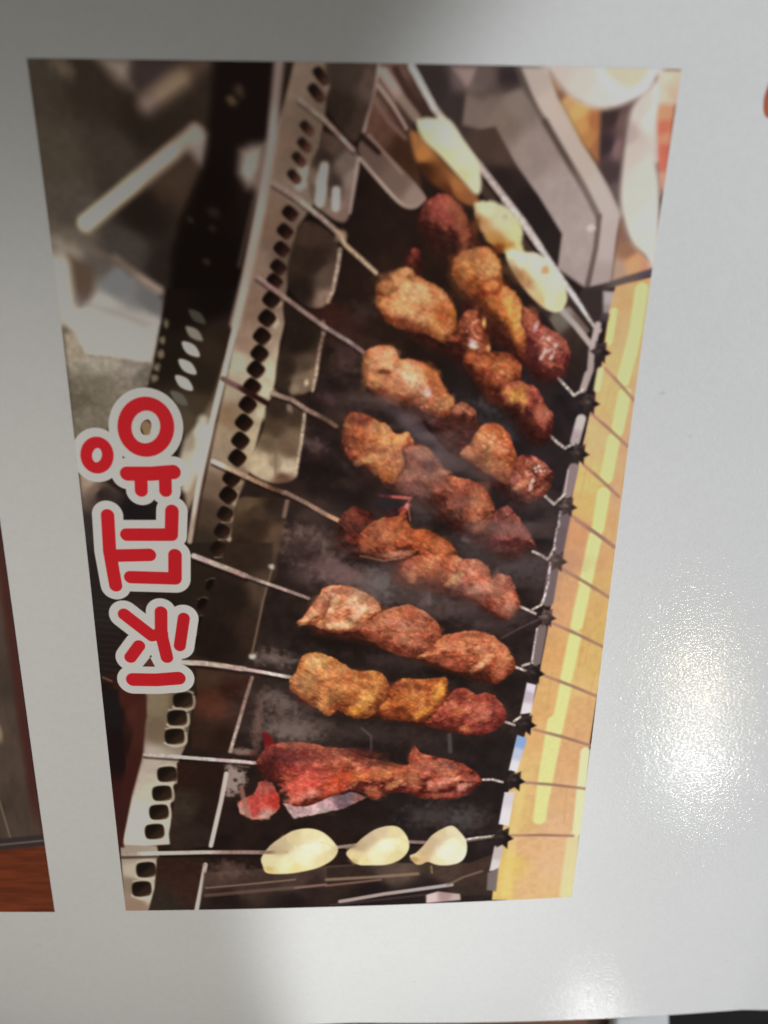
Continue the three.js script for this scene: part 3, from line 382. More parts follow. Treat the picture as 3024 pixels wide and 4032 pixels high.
rod(I, [1130, 480, 1090, 700, 1040, 1080], 60, [230, 206, 134], { soft: 0.6, a: 0.5 }); rod(I, [1160, 380, 1120, 600], 40, [228, 204, 130], { soft: 0.6, a: 0.4 });
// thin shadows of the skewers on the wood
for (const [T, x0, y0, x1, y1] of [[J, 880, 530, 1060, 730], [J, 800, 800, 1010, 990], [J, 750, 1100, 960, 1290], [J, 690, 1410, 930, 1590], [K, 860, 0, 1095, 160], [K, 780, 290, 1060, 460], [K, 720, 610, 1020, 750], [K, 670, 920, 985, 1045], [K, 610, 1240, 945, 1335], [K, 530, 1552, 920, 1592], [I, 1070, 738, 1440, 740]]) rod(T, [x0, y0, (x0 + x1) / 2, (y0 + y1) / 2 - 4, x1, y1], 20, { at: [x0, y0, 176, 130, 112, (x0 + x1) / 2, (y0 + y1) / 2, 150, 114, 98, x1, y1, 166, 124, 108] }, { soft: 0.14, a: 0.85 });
current = 0;
// right rail of the trough
rod(J, [835, 270, 800, 420, 790, 540, 750, 650], 40, { at: [830, 300, 186, 168, 164, 790, 540, 170, 152, 146] }, { soft: 0.2 });
rod(J, [770, 560, 740, 660], 30, [176, 158, 152], { soft: 0.2 }); rod(J, [735, 830, 700, 960], 60, { at: [730, 840, 200, 186, 180, 700, 950, 176, 156, 160] }, { soft: 0.2 });
rod(J, [690, 1120, 655, 1270], 62, [142, 122, 122], { soft: 0.2 }); rod(J, [660, 1130, 640, 1260], 10, [196, 180, 176], { soft: 0.12 });
rod(J, [640, 1400, 590, 1660], 70, [110, 92, 98], { soft: 0.22 }); rod(J, [612, 1380, 600, 1480, 580, 1600], 14, [176, 164, 166], { soft: 0.15, grain: 0.5 });
rod(K, [770, 60, 745, 200], 56, [104, 88, 92], { soft: 0.2 }); rod(K, [720, 290, 690, 480], 66, [112, 96, 98], { soft: 0.2 }); rod(K, [742, 50, 726, 170], 12, [182, 170, 172], { soft: 0.12, grain: 0.5 }); rod(K, [705, 240, 690, 370, 660, 490], 14, [196, 184, 184], { soft: 0.14, grain: 0.5 });
rod(K, [655, 640, 620, 840], 56, [122, 104, 104], { soft: 0.2 }); rod(K, [625, 640, 595, 830], 12, [188, 176, 176], { soft: 0.12, grain: 0.3 });
patch(K, [565, 960, 620, 975, 590, 1140, 525, 1150], { at: [600, 990, 226, 214, 226, 570, 1040, 196, 176, 190, 550, 1120, 232, 220, 226] }, { soft: 0.16 });
patch(I, [1110, 140, 1170, 160, 1110, 360, 1060, 350], { at: [1140, 190, 140, 168, 214, 1110, 250, 190, 196, 216, 1085, 330, 228, 224, 230] }, { soft: 0.16 });
patch(I, [1035, 480, 1095, 480, 1060, 680, 1000, 670], { at: [1060, 500, 214, 206, 214, 1030, 640, 232, 222, 228] }, { soft: 0.16 });
patch(I, [975, 800, 1030, 800, 1000, 940, 945, 950], { at: [1000, 830, 196, 180, 180, 970, 930, 216, 208, 208] }, { soft: 0.16 });
patch(I, [935, 960, 1000, 930, 985, 1070, 930, 1060], [120, 106, 104], { soft: 0.25 });
// bent wire hooks between the last piece of meat and the rail
for (const [T, q] of [[J, [600, 585, 650, 640, 695, 690, 745, 655]], [J, [540, 912, 590, 965, 640, 1002, 690, 975, 705, 940]], [J, [515, 1280, 575, 1335, 640, 1275]], [K, [600, 182, 650, 205, 690, 232, 730, 160]], [K, [515, 505, 560, 525, 615, 552]], [K, [600, 525, 650, 500, 662, 470]], [K, [488, 866, 530, 880, 565, 895]], [K, [540, 860, 600, 842]], [K, [440, 1195, 490, 1213]], [K, [490, 1190, 525, 1165]], [K, [298, 1538, 360, 1536, 420, 1552]], [I, [805, 762, 880, 750, 985, 740]]]) rod(T, q, 17, [206, 190, 180], { soft: 0.1, grain: 0.35, a: 0.92 });
rod(I, [800, 775, 880, 762, 985, 745], 12, [120, 100, 92], { soft: 0.12, a: 0.8 });
// star wheels
for (const [T, x, y, s, c] of [[J, 850, 432, 1.05, 50], [J, 785, 735, 1.05, 54], [J, 725, 1035, 1, 52], [J, 655, 1350, 0.95, 66], [K, 745, 240, 1, 62], [K, 685, 575, 0.9, 76], [K, 610, 905, 1, 44], [K, 560, 1210, 1, 44], [I, 1098, 412, 0.98, 44], [I, 1025, 750, 1.05, 42]]) {
  current = newPart('star_wheel');
  const q = []; for (let k = 0; k < 12; k++) { const t = (k / 12) * 2 * Math.PI + 0.1, r = (k % 2 ? 38 : 66) * s; q.push(x + r * Math.cos(t) * 0.92, y + r * Math.sin(t) * 1.05); }
  patch(T, q, { at: [x, y, c, c * 0.78, c * 0.74, x + 40, y + 10, c * 0.8, c * 0.62, c * 0.6, x - 40, y - 10, c * 1.3, c * 1.05, c] }, { soft: 0.2, grain: 0.2, grainScale: 0.5 });
  dab(T, x - 10, y - 6, 15 * s, 12 * s, 20, [c * 1.9, c * 1.6, c * 1.5], 0.7, 0.8); rod(T, [x - 34 * s, y - 30 * s, x + 4 * s, y - 44 * s, x + 34 * s, y - 26 * s], 7, [c * 2.1, c * 1.8, c * 1.7], { soft: 0.15, curve: true, a: 0.45 });
}
current = newPart('steel_rod', 'thin dark rod lying across the wooden table edge');
rod(C, [600, 1430, 720, 1402, 860, 1355, 1003, 1312], 38, { at: [620, 1420, 62, 50, 48, 850, 1360, 96, 84, 80, 1000, 1310, 84, 74, 84] }, { soft: 0.27 });
current = 0; dab(J, 880, 225, 26, 26, 0, [74, 62, 66], 0.9, 0.5);

// ---- grilled pieces: white rice cake along the rim, then eight skewers of meat, nearest last, and one of garlic
current = newPart('rice_cake_skewer', 'pale cream pieces toasted brown along one side');
patch(B, [925, 500, 960, 480, 1000, 520, 1180, 720, 1330, 870, 1300, 920, 1200, 880, 1000, 730], { at: [940, 560, 150, 96, 56, 1000, 620, 170, 110, 58, 1200, 800, 160, 100, 56, 1290, 890, 140, 84, 50, 1000, 700, 70, 36, 20, 1150, 830, 90, 46, 26] }, { soft: 0.4, curve: true });
patch(B, [965, 425, 1000, 402, 1065, 400, 1160, 412, 1250, 540, 1335, 680, 1348, 820, 1315, 852, 1240, 775, 1110, 630, 1000, 520], { at: [1030, 440, 208, 202, 166, 1150, 520, 216, 208, 172, 1250, 650, 212, 204, 168, 1310, 790, 204, 196, 162, 1000, 490, 200, 188, 144, 1110, 620, 208, 190, 144, 1230, 750, 206, 186, 140] }, { soft: 0.35, curve: true, grain: 0.04 });
patch(B, [1305, 920, 1360, 890, 1450, 900, 1545, 970, 1590, 1050, 1600, 1180, 1640, 1230, 1560, 1290, 1490, 1200, 1400, 1140, 1330, 1050], { at: [1380, 940, 210, 200, 164, 1480, 1000, 206, 196, 160, 1560, 1080, 204, 198, 148, 1340, 1020, 184, 136, 88, 1420, 1130, 180, 130, 74, 1540, 1160, 206, 196, 136, 1580, 1240, 214, 206, 150] }, { soft: 0.3, curve: true, wob: 0.4, grain: 0.05 });
dab(B, 1480, 1150, 60, 40, 10, [176, 116, 56], 0.85); dab(B, 1455, 1180, 34, 30, 0, [110, 52, 22], 0.85); dab(B, 1300, 1060, 40, 70, 20, [104, 56, 32], 0.85); dab(B, 1490, 985, 18, 20, 0, [166, 150, 110], 0.6);
patch(C, [140, 1230, 175, 1180, 230, 1200, 330, 1205, 440, 1315, 500, 1440, 485, 1520, 430, 1553, 340, 1510, 230, 1390], { at: [200, 1230, 232, 224, 192, 330, 1280, 234, 224, 190, 430, 1390, 232, 222, 186, 460, 1490, 226, 208, 160, 230, 1360, 206, 164, 116, 340, 1490, 214, 176, 126, 160, 1260, 226, 208, 166, 400, 1480, 236, 222, 180] }, { soft: 0.25, curve: true, grain: 0.03 });
dab(C, 375, 1305, 28, 24, 20, [196, 150, 112], 0.9, 0.6); dab(C, 205, 1330, 40, 100, -50, [130, 84, 52], 0.6, 0.8);

const skewer = (label) => { current = newPart('meat_skewer', label); };
// rod from the rail to the meat, drawn as a pale steel bar with a dark lower edge
function spit(T, q, w, c, o = {}) { rod(T, q.map((v, i) => (i % 2 ? v + w * 0.6 : v)), w * 0.9, [30, 18, 14], { soft: 0.2, a: 0.6 }); rod(T, q, w, c, { soft: 0.14, grain: 0.1, ...o }); }

// the dark undersides of the meat, joining the pieces of each skewer
function under(T, q, w, c) { rod(T, q.map((v, i) => (i % 2 ? v + 36 : v - 20)), w * 1.3, [c[0] * 0.7, c[1] * 0.62, c[2] * 0.66], { soft: 1.1, curve: true, grain: 0.2 }); rod(T, q, w, c, { soft: 0.7, curve: true, grain: 0.25 }); }

dabGrain = 0.26;
skewer('blurred skewer of reddish and orange meat farthest from the lettering, along the rim');
under(B, [1100, 980, 1290, 1220, 1480, 1480], 150, [84, 40, 26]); under(J, [150, 130, 330, 280, 560, 480], 150, [92, 42, 28]);
spit(B, [265, 290, 420, 410, 590, 590], 26, { at: [270, 290, 128, 106, 96, 420, 410, 152, 126, 110, 590, 590, 156, 134, 124] }, { soft: 0.25 });
meat(B, [985, 990, 1010, 910, 1060, 865, 1130, 850, 1210, 890, 1260, 960, 1290, 1080, 1290, 1170, 1240, 1200, 1190, 1120, 1100, 1090, 1020, 1060], [60, 26, 20], [134, 68, 50], [176, 104, 78], { soft: 0.35, gloss: 0, char: 0.2 });
dab(B, 1090, 960, 80, 60, 30, [140, 68, 56], 0.7); dab(B, 1220, 1010, 40, 90, -10, [150, 92, 58], 0.7); dab(B, 1120, 1170, 120, 70, 30, [54, 28, 22], 0.85); dab(B, 1250, 1130, 36, 70, 0, [158, 90, 60], 0.6); dab(B, 1180, 920, 50, 30, 20, [164, 96, 66], 0.6);
meat(B, [1175, 1260, 1230, 1200, 1310, 1170, 1410, 1180, 1470, 1270, 1480, 1370, 1560, 1440, 1610, 1570, 1650, 1720, 1600, 1830, 1530, 1700, 1440, 1590, 1320, 1480, 1200, 1380], [110, 50, 24], [186, 116, 56], [222, 166, 100], { soft: 0.25, gloss: 0.2, char: 0.3, tone: 0.1 });
dab(B, 1270, 1220, 90, 40, -10, [150, 92, 56], 0.7); dab(B, 1230, 1370, 60, 90, -30, [130, 72, 38], 0.6); dab(B, 1400, 1300, 60, 60, 0, [206, 158, 96], 0.7); dab(B, 1400, 1410, 72, 50, -15, [146, 66, 32], 0.95, 0.3); dab(B, 1412, 1400, 46, 30, -15, [196, 118, 62], 0.9, 0.5); dab(B, 1350, 1440, 34, 26, 0, [104, 42, 22], 0.85); dab(B, 1550, 1540, 40, 110, -30, [228, 168, 92], 0.75);
dab(J, 330, 230, 36, 110, -25, [226, 160, 72], 0.85); dab(J, 250, 190, 90, 40, 40, [160, 88, 38], 0.7); dab(J, 240, 260, 40, 70, -40, [70, 32, 18], 0.8); dab(J, 370, 330, 26, 60, -10, [206, 124, 62], 0.7);
meat(J, [375, 170, 440, 190, 520, 270, 590, 310, 645, 370, 668, 440, 650, 540, 600, 570, 540, 560, 480, 500, 430, 430, 400, 330], [84, 34, 30], [158, 86, 66], [200, 134, 112], { gloss: 0.9, char: 0.15 });
dab(J, 440, 440, 50, 80, -30, [84, 36, 32], 0.7); dab(J, 430, 230, 50, 60, 20, [176, 100, 62], 0.6); for (const [x, y] of [[460, 300], [470, 270], [520, 430], [545, 425], [500, 460], [560, 460], [580, 400]]) dab(J, x, y, 13, 20, 30, [226, 186, 170], 0.85, 0.6);
dab(J, 580, 560, 60, 24, 10, [90, 42, 34], 0.8);

skewer('skewer of tan and reddish brown meat, second from the rim');
under(B, [900, 1480, 1080, 1600], 180, [92, 46, 26]); under(E, [900, 90, 1130, 240, 1290, 430, 1440, 560, 1560, 720], 130, [78, 36, 24]);
spit(B, [115, 785, 260, 880, 400, 990, 500, 1080], 30, { at: [120, 790, 140, 120, 108, 400, 990, 160, 140, 124, 500, 1080, 166, 146, 120] }, { soft: 0.25 });
spit(B, [500, 1080, 540, 1150, 640, 1240, 725, 1318], 26, { at: [520, 1120, 176, 150, 116, 720, 1310, 186, 160, 128] }, { soft: 0.22 }); dab(B, 515, 1100, 30, 40, 30, [176, 150, 120], 0.7);
meat(B, [880, 1320, 900, 1230, 945, 1165, 985, 1190, 1000, 1300, 980, 1360], [60, 26, 20], [120, 58, 42], [150, 80, 60], { soft: 0.3, gloss: 0 });
meat(B, [715, 1440, 750, 1370, 820, 1310, 920, 1290, 990, 1340, 1080, 1390, 1150, 1450, 1190, 1540, 1200, 1640, 1150, 1730, 1080, 1700, 960, 1650, 850, 1640, 770, 1580], [112, 54, 26], [194, 130, 74], [224, 176, 116], { soft: 0.24, gloss: 0.2, char: 0.25, tone: 0.12 });
dab(B, 800, 1400, 80, 44, 20, [150, 98, 56], 0.7); dab(B, 830, 1415, 30, 20, 0, [104, 64, 32], 0.7); dab(B, 780, 1340, 60, 24, -30, [92, 56, 36], 0.8); dab(B, 970, 1440, 100, 60, 25, [214, 168, 112], 0.75); dab(B, 860, 1540, 120, 40, 20, [214, 150, 86], 0.6); dab(B, 1110, 1560, 40, 70, -30, [168, 88, 40], 0.7); dab(B, 1180, 1560, 18, 90, -10, [170, 96, 36], 0.7); dab(B, 930, 1630, 140, 30, 15, [110, 50, 26], 0.7);
dab(E, 800, 60, 120, 50, 20, [216, 164, 106], 0.7); dab(E, 940, 150, 40, 60, -40, [216, 148, 78], 0.8); dab(E, 960, 70, 40, 50, 0, [150, 74, 36], 0.7); dab(E, 760, 110, 120, 30, 20, [120, 58, 34], 0.7);
meat(E, [985, 220, 1040, 160, 1080, 70, 1130, 30, 1190, 40, 1230, 100, 1245, 200, 1260, 280, 1220, 330, 1140, 330, 1080, 290], [72, 32, 22], [140, 72, 44], [186, 112, 74], { gloss: 0.9 });
dab(E, 1150, 235, 30, 24, 20, [226, 200, 184], 0.9, 0.7); dab(E, 1215, 110, 10, 26, 0, [222, 186, 96], 0.9); dab(E, 1240, 260, 10, 24, 0, [206, 160, 90], 0.8); dab(E, 1130, 300, 26, 40, 20, [196, 104, 52], 0.8); dab(E, 1180, 320, 20, 30, 0, [214, 140, 84], 0.7);
meat(E, [1100, 340, 1180, 300, 1290, 280, 1390, 300, 1435, 380, 1440, 460, 1400, 560, 1330, 600, 1260, 560, 1180, 480, 1130, 410], [80, 34, 22], [148, 76, 42], [198, 124, 72], { gloss: 0.5, char: 0.25 });
dab(E, 1300, 360, 80, 40, 20, [166, 92, 46], 0.6); dab(E, 1240, 420, 60, 40, 30, [132, 62, 36], 0.6); dab(E, 1330, 400, 30, 20, 0, [204, 136, 84], 0.7);
meat(E, [1320, 520, 1390, 455, 1470, 465, 1540, 510, 1585, 590, 1625, 650, 1612, 730, 1600, 790, 1550, 770, 1490, 690, 1440, 620, 1350, 600], [90, 40, 32], [164, 88, 62], [206, 136, 100], { gloss: 0.4 });
dab(E, 1410, 530, 70, 50, 0, [214, 142, 66], 0.85); dab(E, 1410, 500, 40, 20, 10, [190, 104, 46], 0.8); dab(E, 1450, 580, 20, 40, 0, [232, 168, 82], 0.8); dab(E, 1380, 560, 16, 30, 0, [228, 166, 86], 0.7); dab(E, 1510, 560, 30, 50, -20, [128, 56, 46], 0.75); dab(E, 1550, 660, 40, 40, 0, [176, 100, 78], 0.6); dab(E, 1590, 650, 20, 30, 0, [200, 124, 96], 0.7);
dab(E, 1250, 560, 60, 30, 30, [86, 42, 30], 0.6);

skewer('skewer starting with a peach and tan lump of fat, third from the rim');
under(E, [650, 420, 880, 560, 1090, 720, 1240, 880, 1460, 1060], 150, [74, 36, 26]);
spit(M, [470, -90, 620, 20, 740, 110, 870, 205], 28, { at: [500, -70, 140, 118, 108, 620, 20, 138, 114, 102, 860, 200, 142, 118, 106] }, { soft: 0.2 });
spit(M, [870, 205, 960, 260, 1040, 310, 1110, 362], 24, [146, 124, 116], { soft: 0.18 });
meat(E, [500, 310, 520, 265, 575, 240, 645, 238, 690, 265, 715, 312, 780, 320, 870, 355, 945, 420, 985, 490, 1030, 560, 1035, 620, 975, 665, 880, 640, 770, 575, 650, 545, 560, 510, 505, 440], [116, 54, 28], [190, 120, 70], [230, 182, 130], { gloss: 0.3, char: 0.15, tone: 0.05, wob: 0.2 });
dab(E, 610, 330, 90, 60, 0, [208, 158, 104], 0.75); dab(E, 660, 280, 40, 36, 0, [214, 170, 118], 0.6); dab(E, 560, 440, 50, 50, 20, [188, 126, 68], 0.7); dab(E, 745, 400, 90, 50, 10, [228, 178, 126], 0.75); dab(E, 800, 460, 60, 50, 20, [232, 190, 146], 0.7); dab(E, 620, 397, 44, 15, 4, [96, 46, 26], 0.9, 0.4, 0.3); dab(E, 510, 400, 22, 90, 5, [140, 84, 44], 0.6); dab(E, 900, 400, 60, 40, 35, [172, 98, 50], 0.7); dab(E, 890, 560, 90, 50, 30, [166, 96, 58], 0.7); dab(E, 940, 500, 40, 60, -30, [150, 80, 44], 0.6); dab(E, 875, 522, 28, 26, 0, [238, 212, 190], 0.85, 0.8); dab(E, 1010, 580, 22, 50, 20, [206, 140, 86], 0.7); dab(E, 660, 560, 90, 30, 10, [120, 66, 40], 0.7); dab(E, 700, 500, 100, 30, 10, [198, 136, 84], 0.6);
for (let k = 0; k < 16; k++) dab(E, 830 + rnd() * 170, 530 + rnd() * 90, 7, 6, 0, [222, 168, 124], 0.7, 0.6);
meat(E, [830, 640, 950, 680, 1040, 690, 1130, 700, 1180, 760, 1160, 870, 1080, 910, 990, 860, 900, 760], [44, 22, 20], [74, 38, 32], [110, 62, 50], { gloss: 0, char: 0.2 });
meat(E, [1010, 640, 1050, 590, 1110, 582, 1160, 630, 1172, 700, 1120, 725, 1050, 700], [84, 42, 30], [150, 88, 60], [190, 128, 92], { gloss: 0.3 });
meat(E, [1075, 890, 1120, 830, 1165, 760, 1215, 710, 1300, 712, 1370, 780, 1405, 870, 1415, 920, 1390, 1000, 1360, 1060, 1280, 1030, 1170, 950], [120, 56, 28], [190, 108, 60], [228, 164, 104], { gloss: 0.6, char: 0.1, tone: 0.06 });
dab(E, 1130, 880, 50, 30, 20, [220, 148, 84], 0.7); dab(E, 1270, 940, 80, 50, 30, [202, 124, 66], 0.55); dab(E, 1290, 780, 60, 40, 20, [176, 92, 50], 0.6); dab(E, 1230, 860, 40, 40, 0, [164, 104, 58], 0.5); for (let k = 0; k < 14; k++) dab(E, 1170 + rnd() * 190, 750 + rnd() * 130, 9, 7, 30, [236, 184, 132], 0.7, 0.6);
meat(E, [1375, 1070, 1395, 970, 1430, 900, 1500, 890, 1570, 930, 1630, 1000, 1610, 1070, 1560, 1140, 1490, 1175, 1430, 1130], [88, 40, 30], [164, 90, 66], [206, 138, 108], { gloss: 0.6 });
dab(E, 1440, 960, 50, 40, 20, [140, 70, 48], 0.6); dab(E, 1430, 1070, 56, 20, -35, [218, 148, 92], 0.8); dab(E, 1500, 1050, 12, 24, 20, [232, 206, 186], 0.9); dab(E, 1490, 1085, 12, 20, 0, [226, 190, 164], 0.8); for (const [x, y] of [[1520, 970], [1540, 960], [1550, 985], [1525, 990], [1575, 985]]) dab(E, x, y, 9, 9, 0, [232, 206, 190], 0.85);

skewer('hazy skewer of orange meat in the middle, with a gap of glowing coal below');
under(E, [520, 810, 760, 960, 960, 1090, 1150, 1230, 1400, 1380], 180, [84, 44, 34]);
rod(M, [270, 515, 380, 575, 530, 660], 34, { at: [290, 525, 104, 78, 70, 450, 610, 46, 22, 18] }, { soft: 0.2 });
spit(M, [560, 600, 680, 640, 770, 700, 860, 745, 940, 795], 28, { at: [560, 600, 150, 130, 108, 700, 650, 140, 116, 98, 930, 790, 104, 78, 62] }, { soft: 0.2 });
meat(E, [390, 690, 420, 640, 480, 640, 560, 680, 640, 705, 700, 760, 770, 760, 800, 830, 770, 960, 700, 1065, 610, 1030, 500, 955, 420, 910, 380, 830], [110, 50, 30], [182, 110, 62], [224, 168, 98], { gloss: 0.3, char: 0.15, fibre: 70 });
dab(E, 470, 680, 80, 44, 10, [104, 48, 34], 0.85); dab(E, 420, 800, 40, 90, 0, [120, 62, 42], 0.6); dab(E, 630, 770, 26, 50, -10, [218, 160, 100], 0.7); dab(E, 560, 740, 50, 50, 30, [168, 96, 58], 0.6); dab(E, 560, 910, 110, 26, -15, [226, 174, 104], 0.75); dab(E, 630, 960, 70, 50, 10, [200, 132, 68], 0.6); dab(E, 650, 1020, 50, 40, 20, [176, 98, 44], 0.7); dab(E, 730, 860, 30, 70, 0, [190, 124, 74], 0.55);
meat(E, [730, 860, 790, 830, 870, 840, 930, 890, 975, 960, 1020, 1010, 930, 1080, 820, 1120, 730, 1110, 690, 1060, 740, 970], [92, 48, 36], [156, 96, 70], [196, 140, 104], { gloss: 0.2, char: 0.1, fibre: 60, soft: 0.3 });
dab(E, 885, 960, 50, 46, 0, [88, 44, 38], 0.85, 0.6); dab(E, 840, 880, 70, 40, 20, [152, 104, 78], 0.6); dab(E, 780, 1090, 110, 40, 10, [124, 68, 58], 0.7);
meat(E, [890, 1100, 960, 1020, 1070, 1020, 1180, 1055, 1245, 1120, 1275, 1220, 1255, 1330, 1160, 1355, 1050, 1300, 960, 1220], [82, 38, 28], [158, 88, 58], [206, 138, 90], { gloss: 0.3, char: 0.2, fibre: 60 });
dab(E, 1070, 1160, 90, 60, 20, [118, 56, 40], 0.7); dab(E, 1040, 1230, 40, 20, 0, [74, 42, 26], 0.7); dab(E, 1180, 1180, 50, 90, 10, [190, 110, 66], 0.65); dab(E, 960, 1070, 60, 40, 20, [140, 84, 66], 0.6); dab(E, 1190, 1320, 50, 30, -10, [176, 92, 58], 0.7); dab(E, 1210, 1090, 40, 40, 30, [160, 84, 58], 0.6);
meat(E, [1250, 1330, 1290, 1220, 1350, 1195, 1420, 1250, 1480, 1350, 1530, 1440, 1440, 1430, 1350, 1450, 1270, 1440], [88, 44, 40], [146, 82, 68], [178, 112, 94], { gloss: 0.1, soft: 0.35, fibre: 60, char: 0.05 });
dab(E, 1300, 1420, 80, 24, -5, [86, 44, 42], 0.7); dab(E, 1430, 1420, 70, 26, 10, [88, 42, 40], 0.7);
rod(E, [590, 1132, 680, 1140, 780, 1148], 18, { at: [600, 1132, 90, 44, 44, 740, 1142, 200, 92, 76] }, { soft: 0.18 }); dab(E, 740, 1208, 36, 16, -35, [216, 76, 72], 0.9); dab(E, 758, 1200, 10, 24, 0, [232, 150, 140], 0.9); rod(E, [770, 1150, 764, 1200, 778, 1280], 9, [206, 96, 72], { soft: 0.15, a: 0.8 }); dab(E, 680, 1230, 60, 24, -20, [70, 34, 34], 0.7);

skewer('skewer of deep orange meat with a dark red charred first piece');
under(E, [450, 1350, 700, 1420, 900, 1480], 150, [86, 36, 22]); under(G, [780, 130, 1000, 170, 1200, 230, 1360, 330], 130, [104, 48, 28]);
spit(M, [210, 1005, 330, 1060, 440, 1110, 560, 1165, 650, 1200], 30, { at: [215, 1010, 214, 198, 178, 350, 1070, 170, 146, 118, 480, 1130, 150, 122, 92, 580, 1180, 96, 66, 46, 650, 1200, 130, 104, 84] }, { soft: 0.18 });
spit(M, [640, 1190, 760, 1250, 880, 1320, 1015, 1385], 27, { at: [650, 1200, 128, 102, 84, 800, 1280, 146, 116, 92, 1000, 1380, 210, 164, 116] }, { soft: 0.15 });
meat(E, [345, 1370, 365, 1250, 420, 1205, 500, 1205, 560, 1250, 590, 1330, 540, 1420, 480, 1500, 410, 1470, 355, 1420], [46, 18, 14], [96, 38, 26], [134, 62, 42], { gloss: 0.1, char: 0.2 });
meat(E, [465, 1400, 520, 1310, 600, 1270, 690, 1250, 745, 1225, 785, 1330, 860, 1325, 950, 1370, 1030, 1430, 1060, 1520, 1000, 1600, 860, 1570, 740, 1520, 600, 1505, 500, 1480], [92, 38, 20], [166, 86, 48], [212, 138, 84], { gloss: 0.2, char: 0.25 });
dab(E, 700, 1330, 90, 50, 20, [176, 96, 54], 0.6); dab(E, 560, 1370, 60, 40, 20, [118, 50, 30], 0.6); dab(E, 650, 1420, 40, 30, 0, [104, 46, 30], 0.6); dab(E, 690, 1480, 90, 20, -8, [206, 144, 108], 0.7); dab(E, 880, 1390, 90, 50, 20, [174, 88, 42], 0.6); dab(E, 960, 1440, 70, 50, 30, [196, 112, 62], 0.5); dab(E, 530, 1420, 40, 60, 20, [172, 92, 58], 0.6); rod(E, [480, 1490, 620, 1520, 740, 1500], 10, [196, 150, 124], { soft: 0.2, a: 0.5 });
meat(G, [725, 130, 760, 80, 850, 50, 1000, 50, 1095, 80, 1110, 170, 1060, 240, 990, 240, 900, 200, 800, 225, 740, 190], [112, 46, 24], [188, 100, 58], [230, 164, 106], { gloss: 0.3, char: 0.15, tone: 0.05 });
meat(G, [1070, 110, 1120, 75, 1190, 85, 1245, 130, 1260, 200, 1310, 165, 1370, 185, 1410, 260, 1420, 350, 1370, 420, 1320, 420, 1200, 340, 1080, 270, 1030, 240], [124, 58, 42], [192, 112, 76], [228, 168, 124], { gloss: 0.3, char: 0.15, tone: 0.05 });
dab(G, 1045, 190, 46, 24, -50, [238, 180, 106], 0.85); dab(G, 1010, 215, 30, 16, -30, [226, 160, 90], 0.7); dab(G, 850, 140, 70, 40, 20, [188, 100, 52], 0.5); dab(G, 790, 180, 30, 40, 0, [206, 124, 78], 0.6); dab(G, 920, 170, 40, 30, 0, [150, 70, 36], 0.6); dab(G, 1160, 260, 40, 30, 20, [232, 176, 130], 0.6); dab(G, 1290, 240, 24, 90, -8, [156, 92, 62], 0.7); dab(G, 1370, 320, 34, 70, -10, [216, 144, 102], 0.6); dab(G, 1330, 390, 50, 20, 20, [170, 92, 66], 0.6); dab(G, 1190, 150, 50, 40, 20, [180, 96, 66], 0.6); dab(G, 760, 110, 30, 40, 0, [120, 46, 28], 0.6);

skewer('skewer whose first piece is pale cream fat, above the second lowest rod');
under(G, [280, 400, 540, 450, 760, 520, 1000, 610, 1280, 700], 150, [104, 52, 30]);
spit(F, [850, 58, 960, 100, 1080, 145, 1160, 178], 34, { at: [860, 60, 196, 184, 170, 1000, 110, 178, 162, 146, 1150, 170, 150, 130, 116] }, { soft: 0.16 });
spit(F, [1160, 178, 1280, 220, 1400, 262, 1530, 310], 22, { at: [1160, 180, 146, 124, 110, 1300, 230, 176, 156, 140, 1520, 300, 140, 118, 106] }, { soft: 0.14 });
meat(G, [105, 460, 150, 400, 210, 330, 270, 245, 350, 235, 430, 240, 530, 285, 600, 350, 600, 430, 520, 485, 430, 500, 340, 515, 250, 490, 210, 465], [130, 64, 34], [206, 142, 92], [240, 204, 158], { gloss: 0.2, char: 0.05, tone: 0.1, fibre: -25 });
dab(G, 280, 350, 24, 80, 30, [136, 72, 46], 0.8); dab(G, 230, 320, 70, 30, -40, [150, 90, 62], 0.6); dab(G, 180, 420, 70, 18, -40, [226, 178, 126], 0.7); dab(G, 420, 330, 60, 26, -50, [238, 198, 152], 0.7); dab(G, 470, 400, 70, 24, -50, [240, 208, 164], 0.7); dab(G, 350, 470, 100, 26, 0, [242, 206, 150], 0.8); dab(G, 380, 270, 80, 24, 5, [156, 86, 56], 0.7); dab(G, 540, 330, 50, 40, 35, [190, 112, 70], 0.6); dab(G, 310, 430, 26, 50, 30, [196, 136, 94], 0.6); rod(G, [300, 300, 290, 360, 260, 420], 10, [110, 56, 38], { soft: 0.2, curve: true, a: 0.7 });
meat(G, [480, 505, 540, 440, 620, 385, 700, 355, 760, 345, 850, 380, 910, 425, 960, 510, 930, 600, 860, 660, 760, 660, 660, 630, 560, 575], [112, 52, 32], [178, 102, 66], [218, 158, 112], { gloss: 0.3, char: 0.12, fibre: 20 });
dab(G, 700, 400, 90, 30, 20, [166, 92, 58], 0.5); dab(G, 760, 560, 110, 40, 20, [206, 138, 102], 0.5); dab(G, 760, 490, 60, 24, 0, [214, 148, 104], 0.5); dab(G, 920, 560, 30, 90, 25, [142, 68, 42], 0.7); dab(G, 560, 520, 60, 30, 30, [156, 78, 50], 0.6);
meat(G, [820, 660, 900, 600, 970, 540, 1060, 510, 1180, 500, 1270, 535, 1350, 600, 1392, 670, 1390, 730, 1330, 790, 1280, 815, 1230, 745, 1130, 745, 1040, 740, 940, 690], [122, 58, 34], [194, 116, 72], [230, 168, 116], { gloss: 0.3, char: 0.12, fibre: 10 });
